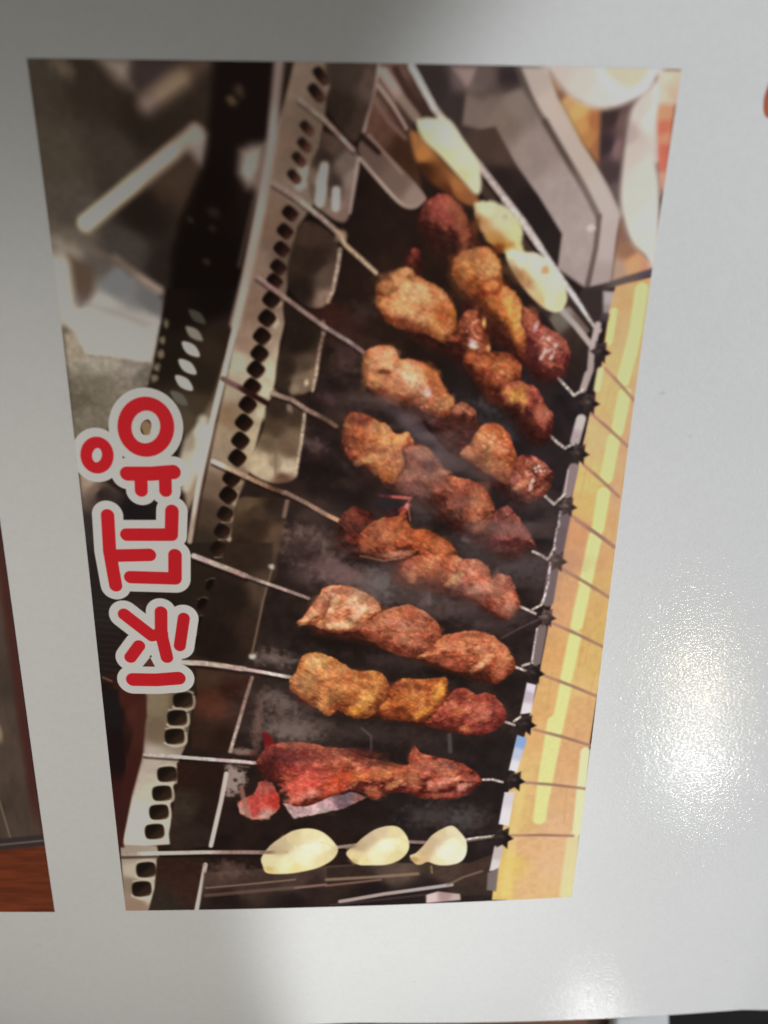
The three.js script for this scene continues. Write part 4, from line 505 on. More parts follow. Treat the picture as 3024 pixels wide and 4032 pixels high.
dab(G, 1200, 700, 60, 22, -40, [236, 184, 124], 0.8); dab(G, 1040, 600, 100, 30, 10, [210, 136, 88], 0.6); dab(G, 1160, 530, 100, 24, 5, [164, 86, 52], 0.6); dab(G, 1200, 620, 40, 30, 0, [176, 118, 80], 0.5); dab(G, 1330, 640, 40, 60, -30, [206, 128, 84], 0.6); dab(G, 1310, 750, 40, 40, 0, [190, 112, 82], 0.6); dab(G, 1000, 690, 90, 30, 15, [160, 86, 60], 0.6); dab(G, 1240, 660, 40, 16, -40, [226, 168, 112], 0.7);

skewer('plump skewer of golden orange meat in three twists');
under(G, [220, 830, 480, 880, 760, 920, 1000, 960, 1200, 1000], 160, [96, 44, 24]);
spit(F, [770, 690, 900, 695, 1020, 710, 1150, 730], 34, { at: [780, 690, 196, 182, 166, 1000, 710, 176, 156, 140, 1140, 728, 190, 170, 156] }, { soft: 0.14 });
spit(F, [1150, 730, 1280, 752, 1400, 775, 1490, 788], 24, { at: [1160, 730, 186, 164, 150, 1350, 765, 214, 200, 186, 1480, 788, 140, 116, 96] }, { soft: 0.12 });
meat(G, [55, 830, 100, 740, 140, 650, 200, 630, 280, 645, 380, 700, 470, 740, 560, 735, 630, 780, 660, 860, 620, 940, 560, 1000, 460, 1025, 400, 1000, 340, 975, 295, 1010, 220, 960, 130, 900], [128, 64, 30], [198, 132, 68], [232, 180, 108], { gloss: 0.3, char: 0.15, tone: 0.05, fibre: 40 });
dab(G, 210, 690, 60, 50, 20, [216, 176, 112], 0.7); dab(G, 160, 800, 60, 60, 0, [196, 138, 80], 0.5); dab(G, 300, 720, 40, 40, 20, [164, 96, 54], 0.6); dab(G, 380, 790, 60, 50, 30, [166, 94, 50], 0.6); dab(G, 270, 920, 50, 60, 20, [222, 150, 78], 0.6); dab(G, 520, 900, 80, 40, -50, [222, 158, 76], 0.7); dab(G, 560, 780, 60, 30, 20, [196, 126, 58], 0.6); dab(G, 430, 880, 40, 60, 20, [150, 78, 34], 0.6); dab(G, 460, 980, 50, 30, 0, [222, 142, 52], 0.8); dab(G, 300, 985, 30, 22, 0, [196, 104, 48], 0.7); dab(G, 480, 760, 60, 24, 10, [150, 74, 38], 0.6);
meat(G, [590, 970, 640, 900, 670, 820, 760, 785, 880, 790, 985, 780, 1005, 850, 980, 940, 920, 1010, 840, 1045, 740, 1035, 660, 1025], [112, 48, 22], [172, 94, 44], [226, 156, 76], { gloss: 0.3, char: 0.25, fibre: -40 });
dab(G, 950, 860, 36, 70, 15, [228, 156, 66], 0.85); dab(G, 860, 980, 80, 28, -40, [226, 154, 64], 0.75); dab(G, 770, 920, 90, 50, 0, [170, 96, 44], 0.5); dab(G, 740, 830, 90, 36, 0, [110, 52, 34], 0.7); dab(G, 650, 1000, 60, 30, 0, [140, 66, 34], 0.6); dab(G, 800, 880, 24, 30, 0, [210, 140, 74], 0.7); dab(G, 840, 940, 18, 30, 30, [216, 150, 84], 0.6);
meat(G, [870, 1060, 930, 980, 1000, 890, 1060, 845, 1110, 840, 1160, 875, 1240, 870, 1310, 920, 1350, 1000, 1310, 1070, 1230, 1110, 1120, 1118, 990, 1090], [106, 42, 32], [166, 80, 58], [208, 128, 92], { gloss: 0.3, char: 0.2, fibre: -25 });
dab(G, 1050, 880, 60, 40, -20, [116, 48, 36], 0.7); dab(G, 1150, 930, 60, 24, 0, [140, 64, 46], 0.6); dab(G, 1200, 1010, 90, 40, -30, [184, 98, 76], 0.6); dab(G, 1060, 980, 50, 30, -30, [176, 92, 50], 0.6); dab(G, 1110, 1085, 40, 24, 0, [206, 128, 72], 0.7); dab(G, 1300, 970, 30, 60, -30, [156, 72, 62], 0.6); dab(G, 1220, 1000, 50, 20, -40, [206, 124, 100], 0.6); dab(G, 1200, 1080, 90, 20, -15, [146, 62, 54], 0.6);

skewer('skewer of raw red meat with glowing red fat and grey ash below it');
spit(F, [560, 1238, 760, 1252, 1000, 1270, 1160, 1282, 1295, 1296], 25, { at: [570, 1240, 176, 164, 152, 800, 1255, 206, 196, 184, 1050, 1272, 200, 186, 176, 1290, 1295, 200, 180, 172] }, { soft: 0.12 });
patch(G, [20, 1530, 160, 1530, 330, 1480, 440, 1460, 520, 1490, 380, 1560, 250, 1590, 90, 1620, 50, 1570], { at: [100, 1590, 176, 148, 142, 250, 1560, 196, 164, 158, 400, 1490, 110, 90, 94, 480, 1490, 140, 92, 82] }, { soft: 0.2, wob: 0.3, grain: 0.15, grainScale: 0.5 });
meat(G, [-130, 1320, -90, 1210, 0, 1170, 150, 1165, 280, 1190, 400, 1205, 500, 1250, 640, 1280, 760, 1300, 775, 1240, 800, 1185, 840, 1230, 900, 1240, 1000, 1265, 1110, 1300, 1200, 1385, 1160, 1440, 1080, 1490, 960, 1505, 840, 1495, 720, 1460, 640, 1470, 560, 1505, 490, 1460, 400, 1450, 300, 1490, 190, 1535, 80, 1540, 30, 1440], [92, 34, 26], [166, 84, 56], [214, 140, 100], { gloss: 0.2, char: 0.2, fibre: 5, wob: 0.25 });
dab(G, 20, 1250, 150, 70, 5, [98, 36, 36], 0.9, 0.5); dab(G, -60, 1320, 60, 90, 0, [70, 26, 24], 0.85, 0.6); dab(G, 200, 1240, 120, 50, 8, [118, 48, 38], 0.85); dab(G, 180, 1330, 160, 40, 0, [158, 58, 50], 0.7); dab(G, 130, 1430, 110, 70, -10, [216, 92, 72], 0.9, 0.5); dab(G, 220, 1380, 100, 40, 0, [206, 84, 66], 0.8); dab(G, 100, 1500, 70, 34, -25, [206, 112, 92], 0.8); dab(G, 190, 1470, 60, 26, -25, [236, 146, 122], 0.75); dab(G, 340, 1410, 100, 60, -20, [196, 74, 44], 0.85); dab(G, 390, 1350, 90, 24, 5, [176, 74, 40], 0.7); dab(G, 300, 1460, 60, 26, -30, [190, 78, 50], 0.7);
dab(G, 480, 1230, 160, 34, 8, [96, 44, 34], 0.8); dab(G, 600, 1290, 120, 26, 5, [88, 46, 34], 0.8); dab(G, 470, 1370, 60, 34, -15, [206, 112, 56], 0.8); dab(G, 600, 1360, 90, 40, 0, [194, 110, 60], 0.75); dab(G, 560, 1460, 60, 40, 20, [190, 104, 68], 0.7); dab(G, 690, 1410, 60, 24, -30, [222, 150, 90], 0.75); dab(G, 700, 1330, 70, 34, 10, [190, 112, 64], 0.6); dab(G, 790, 1250, 30, 60, 5, [160, 78, 50], 0.7); dab(G, 880, 1320, 90, 50, 15, [166, 92, 70], 0.6); dab(G, 1000, 1300, 80, 24, 15, [138, 82, 70], 0.7); dab(G, 980, 1400, 70, 40, -25, [214, 146, 118], 0.6); dab(G, 900, 1420, 20, 40, 0, [226, 166, 134], 0.6); dab(G, 1090, 1430, 50, 26, -25, [224, 160, 132], 0.7); dab(G, 980, 1480, 110, 20, -3, [186, 102, 80], 0.6); dab(G, 1130, 1380, 50, 20, 25, [150, 74, 66], 0.7); dab(G, 800, 1400, 40, 60, 0, [196, 116, 80], 0.6);
for (let k = 0; k < 30; k++) { const x = 60 + rnd() * 1040; dab(G, x, 1340 + rnd() * 110, 8 + rnd() * 16, 5 + rnd() * 5, -30 + rnd() * 20, x < 400 ? [234, 120, 96] : [232, 170, 130], 0.5, 0.7); }

current = newPart('garlic_skewer', 'three peeled cream garlic cloves on the lowest rod');
spit(N, [280, 1000, 500, 994, 760, 988, 1000, 988, 1240, 990], 29, { at: [290, 1000, 150, 136, 126, 450, 995, 206, 192, 178, 700, 990, 200, 184, 174, 1000, 988, 150, 124, 116, 1230, 990, 128, 108, 84] }, { soft: 0.1 });
spit(I, [20, 810, 150, 795, 300, 770, 480, 776, 580, 780], 24, { at: [50, 805, 150, 130, 120, 200, 790, 150, 130, 110, 520, 775, 140, 116, 108] }, { soft: 0.12 });
function clove(T, flat, at, o) {
  at = at.map((v, i) => (i % 5 === 2 ? v * 0.78 + 52 : i % 5 === 3 ? v * 0.78 + 49 : i % 5 === 4 ? v * 0.76 + 48 : v));
  patch(T, flat, { at }, { soft: 0.12, curve: true, grain: 0.03, ...o }); }
clove(N, [1100, 1020, 1150, 950, 1210, 905, 1290, 860, 1380, 846, 1460, 866, 1525, 920, 1555, 975, 1525, 1030, 1450, 1075, 1360, 1100, 1250, 1116, 1135, 1112, 1108, 1070], [1200, 930, 186, 164, 124, 1180, 960, 176, 150, 112, 1290, 890, 214, 194, 140, 1380, 880, 228, 214, 162, 1420, 960, 240, 234, 196, 1490, 950, 232, 222, 170, 1350, 1020, 240, 234, 196, 1250, 1060, 234, 226, 180, 1150, 1040, 222, 206, 156, 1140, 1095, 226, 206, 130, 1300, 1095, 232, 214, 140, 1480, 1040, 224, 208, 150, 1540, 980, 212, 194, 140]);
rod(N, [1100, 990, 1180, 988, 1250, 986], 24, { at: [1110, 988, 120, 96, 84, 1240, 984, 186, 166, 130] }, { soft: 0.2, a: 0.8 });
clove(I, [95, 840, 150, 790, 200, 745, 270, 700, 350, 680, 410, 690, 455, 740, 470, 800, 450, 850, 400, 890, 330, 912, 240, 915, 170, 912, 125, 885], [220, 750, 196, 168, 132, 170, 800, 180, 152, 116, 300, 710, 208, 184, 144, 380, 710, 222, 206, 150, 330, 800, 240, 234, 194, 430, 780, 234, 224, 164, 260, 860, 238, 230, 184, 150, 860, 222, 202, 140, 200, 900, 226, 212, 148, 400, 870, 224, 208, 146]);
rod(I, [100, 812, 150, 800, 205, 790], 22, { at: [110, 810, 140, 116, 100, 200, 790, 196, 172, 130] }, { soft: 0.2, a: 0.75 });
clove(I, [472, 860, 510, 840, 560, 790, 600, 740, 660, 700, 725, 680, 775, 720, 808, 770, 810, 840, 780, 890, 720, 912, 640, 914, 580, 895, 540, 910, 505, 905], [600, 780, 196, 166, 128, 560, 830, 196, 166, 118, 660, 730, 210, 188, 146, 720, 710, 226, 212, 170, 740, 790, 240, 232, 196, 680, 850, 244, 234, 208, 780, 860, 236, 230, 206, 500, 870, 216, 186, 130, 540, 890, 206, 170, 110, 640, 895, 230, 218, 172]);
dabGrain = 0.12;
dab(N, 1150, 1090, 34, 22, 10, [196, 164, 112], 0.6); dab(N, 1250, 905, 70, 26, -35, [206, 186, 150], 0.5); dab(N, 1400, 960, 90, 44, -20, [246, 242, 222], 0.5); rod(N, [1540, 960, 1450, 930, 1320, 940], 7, [212, 196, 158], { soft: 0.25, curve: true, a: 0.5 }); dab(I, 140, 890, 26, 20, 20, [196, 166, 116], 0.6); dab(I, 340, 790, 70, 40, -20, [246, 241, 220], 0.5); rod(I, [460, 780, 380, 740, 260, 770], 7, [210, 194, 156], { soft: 0.25, curve: true, a: 0.5 }); dab(I, 500, 880, 24, 16, 20, [176, 140, 92], 0.7); dab(I, 700, 810, 60, 46, -10, [246, 242, 224], 0.5); rod(I, [800, 800, 740, 740, 640, 780], 7, [212, 196, 160], { soft: 0.25, curve: true, a: 0.5 });
dabGrain = 0;
dab(I, 590, 930, 50, 22, 0, [70, 56, 40], 0.7); rod(I, [600, 920, 605, 960], 12, [150, 130, 104], { soft: 0.15, a: 0.7 });
current = 0;

dabGrain = 0;
// grain of the meat: crust, fibres and fat at the scale the print still resolves
{
  const MEAT = PARTS.map(([n]) => n === 'meat_skewer');
  for (let j = 0; j < TH; j++) for (let i = 0; i < TW; i++) {
    const s = j * TW + i; if (!part[s] || !MEAT[part[s] - 1]) continue;
    const x = i / TPM, y = j / TPM, n = 1.1 * (fbm(x * 1.15 + 7, y * 1.15 + 2, 4) - 0.5) + 0.5 * (noise((x + y * 0.6) * 0.9, (y - x * 0.6) * 3.2) - 0.5), m = noise(x * 4.2 + 3, y * 4.2) - 0.5, q = fbm(x * 0.7 + 90, y * 0.7, 3) - 0.5;
    const g = 1.04 + 0.38 * n + 0.07 * m, spark = step01(0.80, 0.93, noise(x * 3.3 + 60, y * 3.3)) * step01(60, 130, ink[s * 3]) * 34;
    const l = 0.3 * ink[s * 3] + 0.59 * ink[s * 3 + 1] + 0.11 * ink[s * 3 + 2], k = 0.05;
    ink[s * 3] = (ink[s * 3] * (1 - k) + l * 1.12 * k) * g * (0.98 + 0.12 * q) + spark; ink[s * 3 + 1] = (ink[s * 3 + 1] * (1 - k) + l * 0.96 * k) * g * (0.955 - 0.07 * q) + spark * 0.88; ink[s * 3 + 2] = (ink[s * 3 + 2] * (1 - k) + l * 0.9 * k) * g * (1.0 + 0.04 * q) + spark * 0.76;
  }
}
// smoke over the fire
current = -1;
{
  const veil = [[E, 700, 640, 420, 170, 30, 0.4], [E, 980, 980, 520, 240, 32, 0.36], [E, 1350, 1330, 520, 260, 30, 0.4], [G, 1250, 330, 420, 200, 14, 0.36], [G, 620, 250, 520, 200, 14, 0.3], [E, 350, 1450, 420, 240, 25, 0.32], [F, 1350, 980, 420, 260, 20, 0.3]];
  for (const [T, x, y, rx, ry, deg, a] of veil) {
    const [cx, cy] = T(x, y), [ux, uy] = T(x + 20, y), u0 = Math.hypot(ux - cx, uy - cy) / 20, t = deg * Math.PI / 180, R = rx * u0 * 1.5;
    box([[cx - R, cy - R], [cx + R, cy + R]], 0, (px, py, i) => {
      const dx = px - cx, dy = py - cy, u = (dx * Math.cos(t) + dy * Math.sin(t)) / (rx * u0), v = (dy * Math.cos(t) - dx * Math.sin(t)) / (ry * u0), e = u * u + v * v;
      const w = fbm(px * 0.16 + 4 + 0.5 * noise(px * 0.2, py * 0.2), py * 0.32, 4); const c = a * Math.max(0, 1 - e * 0.5) * step01(0.26, 0.72, w); if (c > 0.004) put(i, [130, 108, 104], c);
    });
  }
}
// the picture is a little soft
{
  const tmp = new Float32Array(ink.length);
  for (let pass = 0; pass < 6; pass++) {
    tmp.set(ink);
    for (let j = 1; j < TH - 1; j++) for (let i = 1; i < TW - 1; i++) for (let m = 0; m < 3; m++) { const s = (j * TW + i) * 3 + m; ink[s] = 0.36 * tmp[s] + 0.16 * (tmp[s - 3] + tmp[s + 3] + tmp[s - TW * 3] + tmp[s + TW * 3]); }
  }
}
// ---- lettering: red strokes with a pale outline
const OUT = [206, 202, 194], RED = [176, 30, 38];
const ring = (x, y, rx, ry) => { const q = []; for (let k = 0; k <= 40; k++) q.push(x + rx * Math.cos((k / 20) * Math.PI), y + ry * Math.sin((k / 20) * Math.PI)); return q; };
const LETTERS = [
  [[D, ring(565, 800, 127, 138), 84], [D, ring(275, 968, 64, 76), 70], [D, [455, 1078, 600, 1078, 728, 1068], 88], [D, [536, 1110, 538, 1178], 78], [D, [680, 1110, 682, 1180], 76]],
  [[D, [338, 1326, 350, 1540, 386, 1742], 80], [D, [370, 1565, 586, 1560], 80], [D, [452, 1440, 716, 1440, 720, 1300], 80], [F, [475, 184, 738, 192, 738, 54], 80]],
  [[F, [790, 428, 766, 592], 72], [F, [655, 392, 656, 520, 690, 660], 76], [F, [436, 405, 600, 532, 660, 520], 76], [F, [524, 592, 474, 660], 74], [F, [490, 792, 630, 794, 758, 784], 86]],
];
current = newPart('letter_outline', 'pale outline round the red letters');
for (const g of LETTERS) for (const [T, q, w] of g) rod(T, q, w + 104, OUT, { soft: 0.1 });
patch(F, [560, 660, 610, 660, 640, 610, 690, 600, 720, 760, 560, 760, 500, 700], OUT, { soft: 0.06 });
current = -1; dab(D, 568, 806, 30, 46, 0, [128, 104, 78], 1, 0.3, 0.1); patch(F, [545, 715, 590, 660, 620, 716], [84, 46, 40], { soft: 0.08 });
for (const g of LETTERS) { current = newPart('letter'); for (const [T, q, w] of g) rod(T, q, w, RED, { soft: 0.1 }); }
current = -1;

// ink to a colour map: the tones above are those of the print under the room's light, so they are brought to the paper's own reflectance
const LIGHTING = [[0.21, 0.21, 0.20, 0.19, 0.21, 0.43, 0.63, 0.66, 0.67], [0.30, 0.29, 0.27, 0.27, 0.46, 0.65, 0.66, 0.67, 0.67], [0.41, 0.39, 0.38, 0.51, 0.72, 0.73, 0.71, 0.69, 0.68], [0.48, 0.47, 0.50, 0.73, 0.84, 0.81, 0.78, 0.74, 0.72], [0.51, 0.51, 0.62, 0.87, 0.90, 0.88, 0.84, 0.81, 0.76], [0.52, 0.52, 0.68, 0.92, 0.94, 0.92, 0.89, 0.86, 0.81], [0.52, 0.52, 0.70, 0.94, 0.95, 0.94, 0.92, 0.89, 0.84], [0.51, 0.51, 0.69, 0.93, 0.96, 0.95, 0.93, 0.90, 0.85], [0.49, 0.49, 0.64, 0.92, 0.95, 0.91, 0.87, 0.85, 0.77]];   // how bright white paper is across the picture, top to bottom
function paperLight(u, v) {
  const x = Math.min(7.999, Math.max(0, u * 8)), y = Math.min(7.999, Math.max(0, v * 8)), i = Math.floor(x), j = Math.floor(y), a = x - i, b = y - j, L = LIGHTING;
  return (L[j][i] * (1 - a) + L[j][i + 1] * a) * (1 - b) + (L[j + 1][i] * (1 - a) + L[j + 1][i + 1] * a) * b;
}
function toMap(src, w, h, gain) {
  const out = new Uint8Array(w * h * 4), lin = (v) => (v <= 10.3 ? v / 3294.6 : Math.pow((v / 255 + 0.055) / 1.055, 2.4)), enc = (v) => 255 * (v <= 0.0031308 ? v * 12.92 : 1.055 * Math.pow(v, 1 / 2.4) - 0.055);
  for (let j = 0; j < h; j++) for (let i = 0; i < w; i++) {
    const s = j * w + i, deep = 0.84 + 0.16 * step01(12, 95, 0.3 * src[s * 3] + 0.59 * src[s * 3 + 1] + 0.11 * src[s * 3 + 2]), d = ((h - 1 - j) * w + i) * 4, g = 1 + 0.05 * (rnd() - 0.5) + 0.04 * Math.sin((i + j) * 1.9) * Math.sin((i - j) * 1.9);   // grain and the dots of the print
    for (let m = 0; m < 3; m++) out[d + m] = Math.min(255, Math.max(0, enc(Math.min(0.86, lin(Math.max(0, src[s * 3 + m]) * deep) * (typeof gain === 'number' ? gain : gain((i + 0.5) / w, (j + 0.5) / h)) * g))));
    out[d + 3] = 255;
  }
  const t = new THREE.DataTexture(out, w, h); t.colorSpace = THREE.SRGBColorSpace; t.magFilter = THREE.LinearFilter; t.minFilter = THREE.LinearFilter; t.needsUpdate = true; return t;
}
const printMap = toMap(ink, TW, TH, (u, v) => TONE / paperLight(u, v));
// coated paper: a fine uneven surface that glitters round a lamp's reflection
const BN = 1024, bumpData = new Uint8Array(BN * BN * 4);
for (let j = 0; j < BN; j++) for (let i = 0; i < BN; i++) { const v = 255 * (0.25 * noise(i / 32, j / 32) + 0.5 * noise(i / 8, j / 6) + 0.25 * noise(i / 3, j / 2.5)); const k = (j * BN + i) * 4; bumpData[k] = bumpData[k + 1] = bumpData[k + 2] = v; bumpData[k + 3] = 255; }
function paperBump(rx, ry) { const t = new THREE.DataTexture(bumpData, BN, BN); t.wrapS = t.wrapT = THREE.RepeatWrapping; t.magFilter = THREE.LinearFilter; t.repeat.set(rx, ry); t.needsUpdate = true; return t; }
const PAPER = { roughness: COATROUGH, specularIntensity: COAT, bumpScale: BUMP };
const photoMat = new THREE.MeshPhysicalMaterial({ map: printMap, ...PAPER, bumpMap: paperBump(W / 0.045, H / 0.045) });

// ------------------------------------------------------------------ the page and what is printed on it
const page = new THREE.Group(); page.name = 'menu_page';
page.userData = { label: 'glossy white menu page with a printed photo of grilled skewers and red Korean lettering', category: 'menu page' };
scene.add(page);
function surface(cells, nx, nz, x0, x1, z0, z1, up) {                     // part of the curled sheet: the cells for which cells(i, j) holds
  const index = new Map(), pos = [], nor = [], uv = [], idx = [];
  const at = (i, j) => {
    const key = j * (nx + 1) + i; if (index.has(key)) return index.get(key);
    const u = i / nx, v = j / nz, x = x0 + (x1 - x0) * u, z = z0 + (z1 - z0) * v, n = bend(x, z), k = pos.length / 3;
    pos.push(x, lift(x, z) + up, z); nor.push(n.x, n.y, n.z); uv.push(u, 1 - v); index.set(key, k); return k;
  };
  for (let j = 0; j < nz; j++) for (let i = 0; i < nx; i++) if (cells(i, j)) { const a = at(i, j), b = at(i + 1, j), c = at(i + 1, j + 1), d = at(i, j + 1); idx.push(a, d, b, b, d, c); }
  const g = new THREE.BufferGeometry(); g.setAttribute('position', new THREE.Float32BufferAttribute(pos, 3)); g.setAttribute('normal', new THREE.Float32BufferAttribute(nor, 3)); g.setAttribute('uv', new THREE.Float32BufferAttribute(uv, 2)); g.setIndex(idx); return g;
}
function mesh(name, g, m, parent, label) { const o = new THREE.Mesh(g, m); o.name = name; o.castShadow = o.receiveShadow = true; if (label) o.userData.label = label; parent.add(o); return o; }
// the sheet itself: top, underside and edges
const X0 = -0.19, X1 = 0.17, Z0 = -0.16, THICK = 0.0006;
const zEnd = (x) => { const [, b] = [0, PAGE_END(x)]; return b; };
{
  const nx = 90, nz = 90, pos = [], uv = [], idx = [];
  for (let s = 0; s < 2; s++) for (let j = 0; j <= nz; j++) for (let i = 0; i <= nx; i++) {
    const x = X0 + ((X1 - X0) * i) / nx, ze = zEnd(x), z = Z0 + ((ze - Z0) * j) / nz; pos.push(x, lift(x, z) - s * THICK, z); uv.push((x - X0) / 0.045, (z - Z0) / 0.045);
  }
  const n1 = (nx + 1) * (nz + 1), at = (i, j) => j * (nx + 1) + i;
  for (let j = 0; j < nz; j++) for (let i = 0; i < nx; i++) { const a = at(i, j), b = at(i + 1, j), c = at(i + 1, j + 1), d = at(i, j + 1); idx.push(a, d, b, b, d, c, n1 + a, n1 + b, n1 + d, n1 + b, n1 + c, n1 + d); }
  const g = new THREE.BufferGeometry(); g.setAttribute('position', new THREE.Float32BufferAttribute(pos, 3)); g.setAttribute('uv', new THREE.Float32BufferAttribute(uv, 2)); g.setIndex(idx); g.computeVertexNormals();
  const S = 1024, sd = new Uint8Array(S * S * 4), marks = [];
  for (let k = 0; k < 45; k++) marks.push([rnd() * S, rnd() * S, 0.5 + rnd() * 0.8, 4 + rnd() * 14]);
  for (const [ox, oy, d] of [[0.43, 0.79, 12], [0.336, 0.62, 16], [0.352, 0.87, 14]]) marks.push([ox * S, oy * S, 1.1, d]);
  for (let j = 0; j < S; j++) for (let i = 0; i < S; i++) { const v = 231 + 5 * (fbm(i / 70, j / 70, 4) - 0.5) + 4 * (noise(i / 1.7, j / 1.7) - 0.5), k = (j * S + i) * 4; sd[k] = v; sd[k + 1] = v; sd[k + 2] = v; sd[k + 3] = 255; }
  for (const [mx, my, r, d] of marks) for (let j = Math.max(0, Math.floor(my - 3)); j < Math.min(S, my + 4); j++) for (let i = Math.max(0, Math.floor(mx - 3)); i < Math.min(S, mx + 4); i++) { const a = d * step01(r + 0.8, r - 0.4, Math.hypot(i - mx, (j - my) * 1.6)), k = (j * S + i) * 4; for (let m = 0; m < 3; m++) sd[k + m] -= a; }
  const wear = new THREE.DataTexture(sd, S, S); wear.colorSpace = THREE.SRGBColorSpace; wear.magFilter = THREE.LinearFilter; wear.wrapS = wear.wrapT = THREE.RepeatWrapping; wear.repeat.set(0.045 / (X1 - X0), 0.045 / 0.28); wear.needsUpdate = true;
  mesh('sheet', g, new THREE.MeshPhysicalMaterial({ map: wear, color: new THREE.Color().setRGB(0.99, 0.995, 1.0), ...PAPER, bumpMap: paperBump(1, 1) }), page);
  const e = [], ei = []; const rim = []; for (let i = 0; i <= nx; i++) rim.push([i, nz]); for (let j = nz - 1; j >= 0; j--) rim.push([nx, j]); for (let i = nx - 1; i >= 0; i--) rim.push([i, 0]); for (let j = 1; j <= nz; j++) rim.push([0, j]);
  rim.forEach(([i, j]) => { const k = at(i, j); for (const s of [0, n1]) e.push(pos[(k + s) * 3], pos[(k + s) * 3 + 1], pos[(k + s) * 3 + 2]); });
  for (let k = 0; k < rim.length - 1; k++) ei.push(2 * k, 2 * k + 1, 2 * k + 2, 2 * k + 2, 2 * k + 1, 2 * k + 3);
  const eg = new THREE.BufferGeometry(); eg.setAttribute('position', new THREE.Float32BufferAttribute(e, 3)); eg.setIndex(ei); eg.computeVertexNormals();
  mesh('sheet_edge', eg, new THREE.MeshStandardMaterial({ color: new THREE.Color().setRGB(0.62, 0.55, 0.36), roughness: 0.7, side: THREE.DoubleSide }), page);
}
const INK_UP = 0.00006, NX = 390, NZ = 649;
const cellPart = (i, j) => part[Math.min(TH - 1, Math.floor(((j + 0.5) / NZ) * TH)) * TW + Math.min(TW - 1, Math.floor(((i + 0.5) / NX) * TW))];
const photo = mesh('printed_photo', surface((i, j) => cellPart(i, j) === 0, NX, NZ, -W / 2, W / 2, -H / 2, H / 2, INK_UP), photoMat, page, 'printed photo of meat skewers over charcoal with a wooden table at the right');
PARTS.forEach(([name, label], k) => { const g = surface((i, j) => cellPart(i, j) === k + 1, NX, NZ, -W / 2, W / 2, -H / 2, H / 2, INK_UP); if (g.index.count) mesh(name, g, photoMat, photo, label); });

// the corner of the next printed photo, at the left edge
{
  const w = 380, h = 1092, img = new Float32Array(w * h * 3);
  const [cx, cy] = mm(215.5, 3590), right0 = cx, bottom0 = cy, pw = 32, ph = 92;
  for (let j = 0; j < h; j++) for (let i = 0; i < w; i++) {
    const x = right0 - pw + (i / w) * pw, y = bottom0 - ph + (j / h) * ph, u = x - right0, v = y - bottom0, k = (j * w + i) * 3;
    let c = [70, 58, 51];
    const g = fbm(x * 0.3, y * 0.12, 4); c = c.map((q) => q * (0.75 + 0.5 * g));
    const mix = (d, a) => { c = c.map((q, m) => q + (d[m] - q) * a); };
    mix([176, 158, 128], 0.6 * step01(0.35, 0, Math.hypot((u + 5.6) / 3.2, (v + 41) / 9)));
    mix([70, 30, 27], 0.7 * step01(-2.6, -0.8, u) * step01(-16, -28, v)); mix([62, 40, 40], 0.5 * step01(-1.0, 0, u));
    mix([120, 100, 86], 0.5 * step01(0.35, 0.1, Math.abs(u + 6.4 - (v + 18) * 0.12)));
    const edge = -16.2 - 0.32 * u * 0.4;
    mix([54, 44, 44], step01(-0.5, 0.3, v - edge + 2.5)); mix([104, 94, 90], 0.7 * step01(0.45, 0, Math.abs(v - edge + 1.2)));
    const s = step01(-0.4, 0.5, v - edge);
    const q = fbm(x * 0.18 + 3, y * 1.5, 5), f = 0.8 + 0.4 * q; mix([94 * f, 44 * f, 26 * f], s);
    img.set(c, k);
  }
  const tex = toMap(img, w, h, 2.1), x1 = right0 / 1000 - W / 2, z1 = bottom0 / 1000 - H / 2;
  mesh('printed_photo', surface(() => true, 32, 92, x1 - pw / 1000, x1, z1 - ph / 1000, z1, INK_UP), new THREE.MeshPhysicalMaterial({ map: tex, ...PAPER, bumpMap: paperBump(pw / 45, ph / 45) }), page, 'corner of another printed photo with reddish brown wood at the left edge').name = 'printed_photo_001';
}
// a red mark of print at the right edge
{
  const [mx, my] = mm(3045, 385), s = new THREE.Shape(); s.absellipse(0, 0, 1.25, 2.6, 0, Math.PI * 2); const g = new THREE.ShapeGeometry(s, 24), p = g.attributes.position;
  for (let i = 0; i < p.count; i++) { const x = (mx + p.getX(i)) / 1000 - W / 2, z = (my - p.getY(i)) / 1000 - H / 2; p.setXYZ(i, x, lift(x, z) + INK_UP, z); }
  g.computeVertexNormals(); mesh('printed_mark', g, new THREE.MeshPhysicalMaterial({ color: new THREE.Color().setRGB(0.55, 0.13, 0.07), ...PAPER, bumpScale: 0 }), page, 'reddish edge of a printed mark at the right');
}

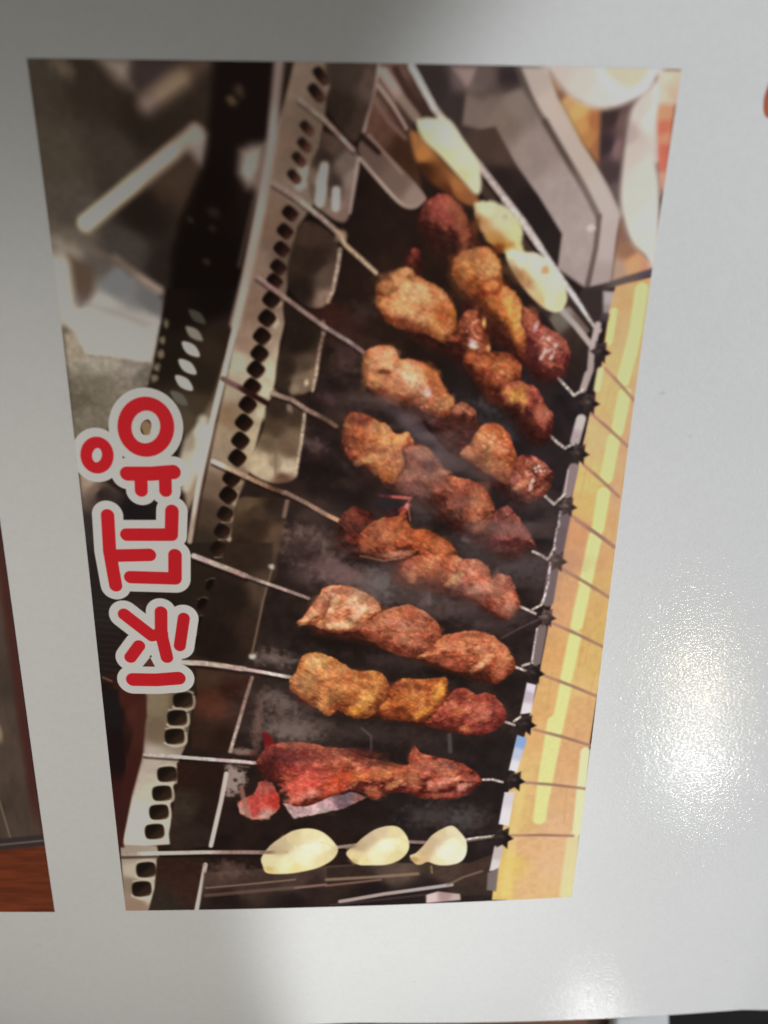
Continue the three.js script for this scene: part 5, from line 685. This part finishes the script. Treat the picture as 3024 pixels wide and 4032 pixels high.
// ------------------------------------------------------------------ what shows past the bottom edge of the page
{
  const n = 512, d = new Uint8Array(n * n * 4);
  for (let j = 0; j < n; j++) for (let i = 0; i < n; i++) { const g = fbm(i / 90, j / 7, 5), f = 0.6 + 0.8 * g, k = (j * n + i) * 4; d[k] = 96 * f; d[k + 1] = 58 * f; d[k + 2] = 36 * f; d[k + 3] = 255; }
  const t = new THREE.DataTexture(d, n, n); t.colorSpace = THREE.SRGBColorSpace; t.magFilter = THREE.LinearFilter; t.wrapS = t.wrapT = THREE.RepeatWrapping; t.repeat.set(3, 3); t.needsUpdate = true;
  const table = mesh('table', new RoundedBoxGeometry(0.9, 0.03, 0.7, 3, 0.004), new THREE.MeshPhysicalMaterial({ map: t, roughness: 0.45, clearcoat: 0.4, clearcoatRoughness: 0.3 }), scene);
  table.position.set(0, -0.015 - 0.0125, 0.05);
  table.userData = { label: 'brown wooden table under the menu page', category: 'table' };
  const tray = new THREE.Group(); tray.name = 'black_tray'; tray.userData = { label: 'black object with small glints beyond the bottom right corner of the page', category: 'tray' };
  tray.position.set(0.13, -0.0125, 0.145); scene.add(tray);
  mesh('tray_body', new RoundedBoxGeometry(0.13, 0.004, 0.06, 3, 0.0015).translate(0, 0.002, 0), new THREE.MeshPhysicalMaterial({ color: 0x0b0a0b, roughness: 0.7, specularIntensity: 0.3 }), tray);
  for (let k = 0; k < 5; k++) { const g = new THREE.IcosahedronGeometry(0.0022 + rnd() * 0.0012, 1), p = g.attributes.position; for (let i = 0; i < p.count; i++) p.setXYZ(i, p.getX(i) * (0.7 + 0.5 * noise(p.getY(i) * 900, k)), p.getY(i) * 0.7, p.getZ(i)); g.computeVertexNormals(); const o = mesh('glint', g, new THREE.MeshStandardMaterial({ color: 0xb8bcc4, metalness: 0.9, roughness: 0.25 }), tray); o.position.set(-0.032 + k * 0.006, 0.005, -0.022 + rnd() * 0.004); }
  const clip = mesh('bright_piece', new RoundedBoxGeometry(0.014, 0.004, 0.03, 4, 0.0018), new THREE.MeshStandardMaterial({ color: 0xe8ecf2, metalness: 0.6, roughness: 0.3 }), scene);  // shiny block standing in for a bright white spot past the page edge
  clip.position.set(0.069, -0.0095, 0.131); clip.rotation.y = 0.15; clip.userData = { label: 'bright shiny piece beside the black object past the page edge', category: 'clip' };
}
scene.traverse((o) => { if (o.isMesh) { o.castShadow = true; o.receiveShadow = true; } });
renderer.render(scene, camera);
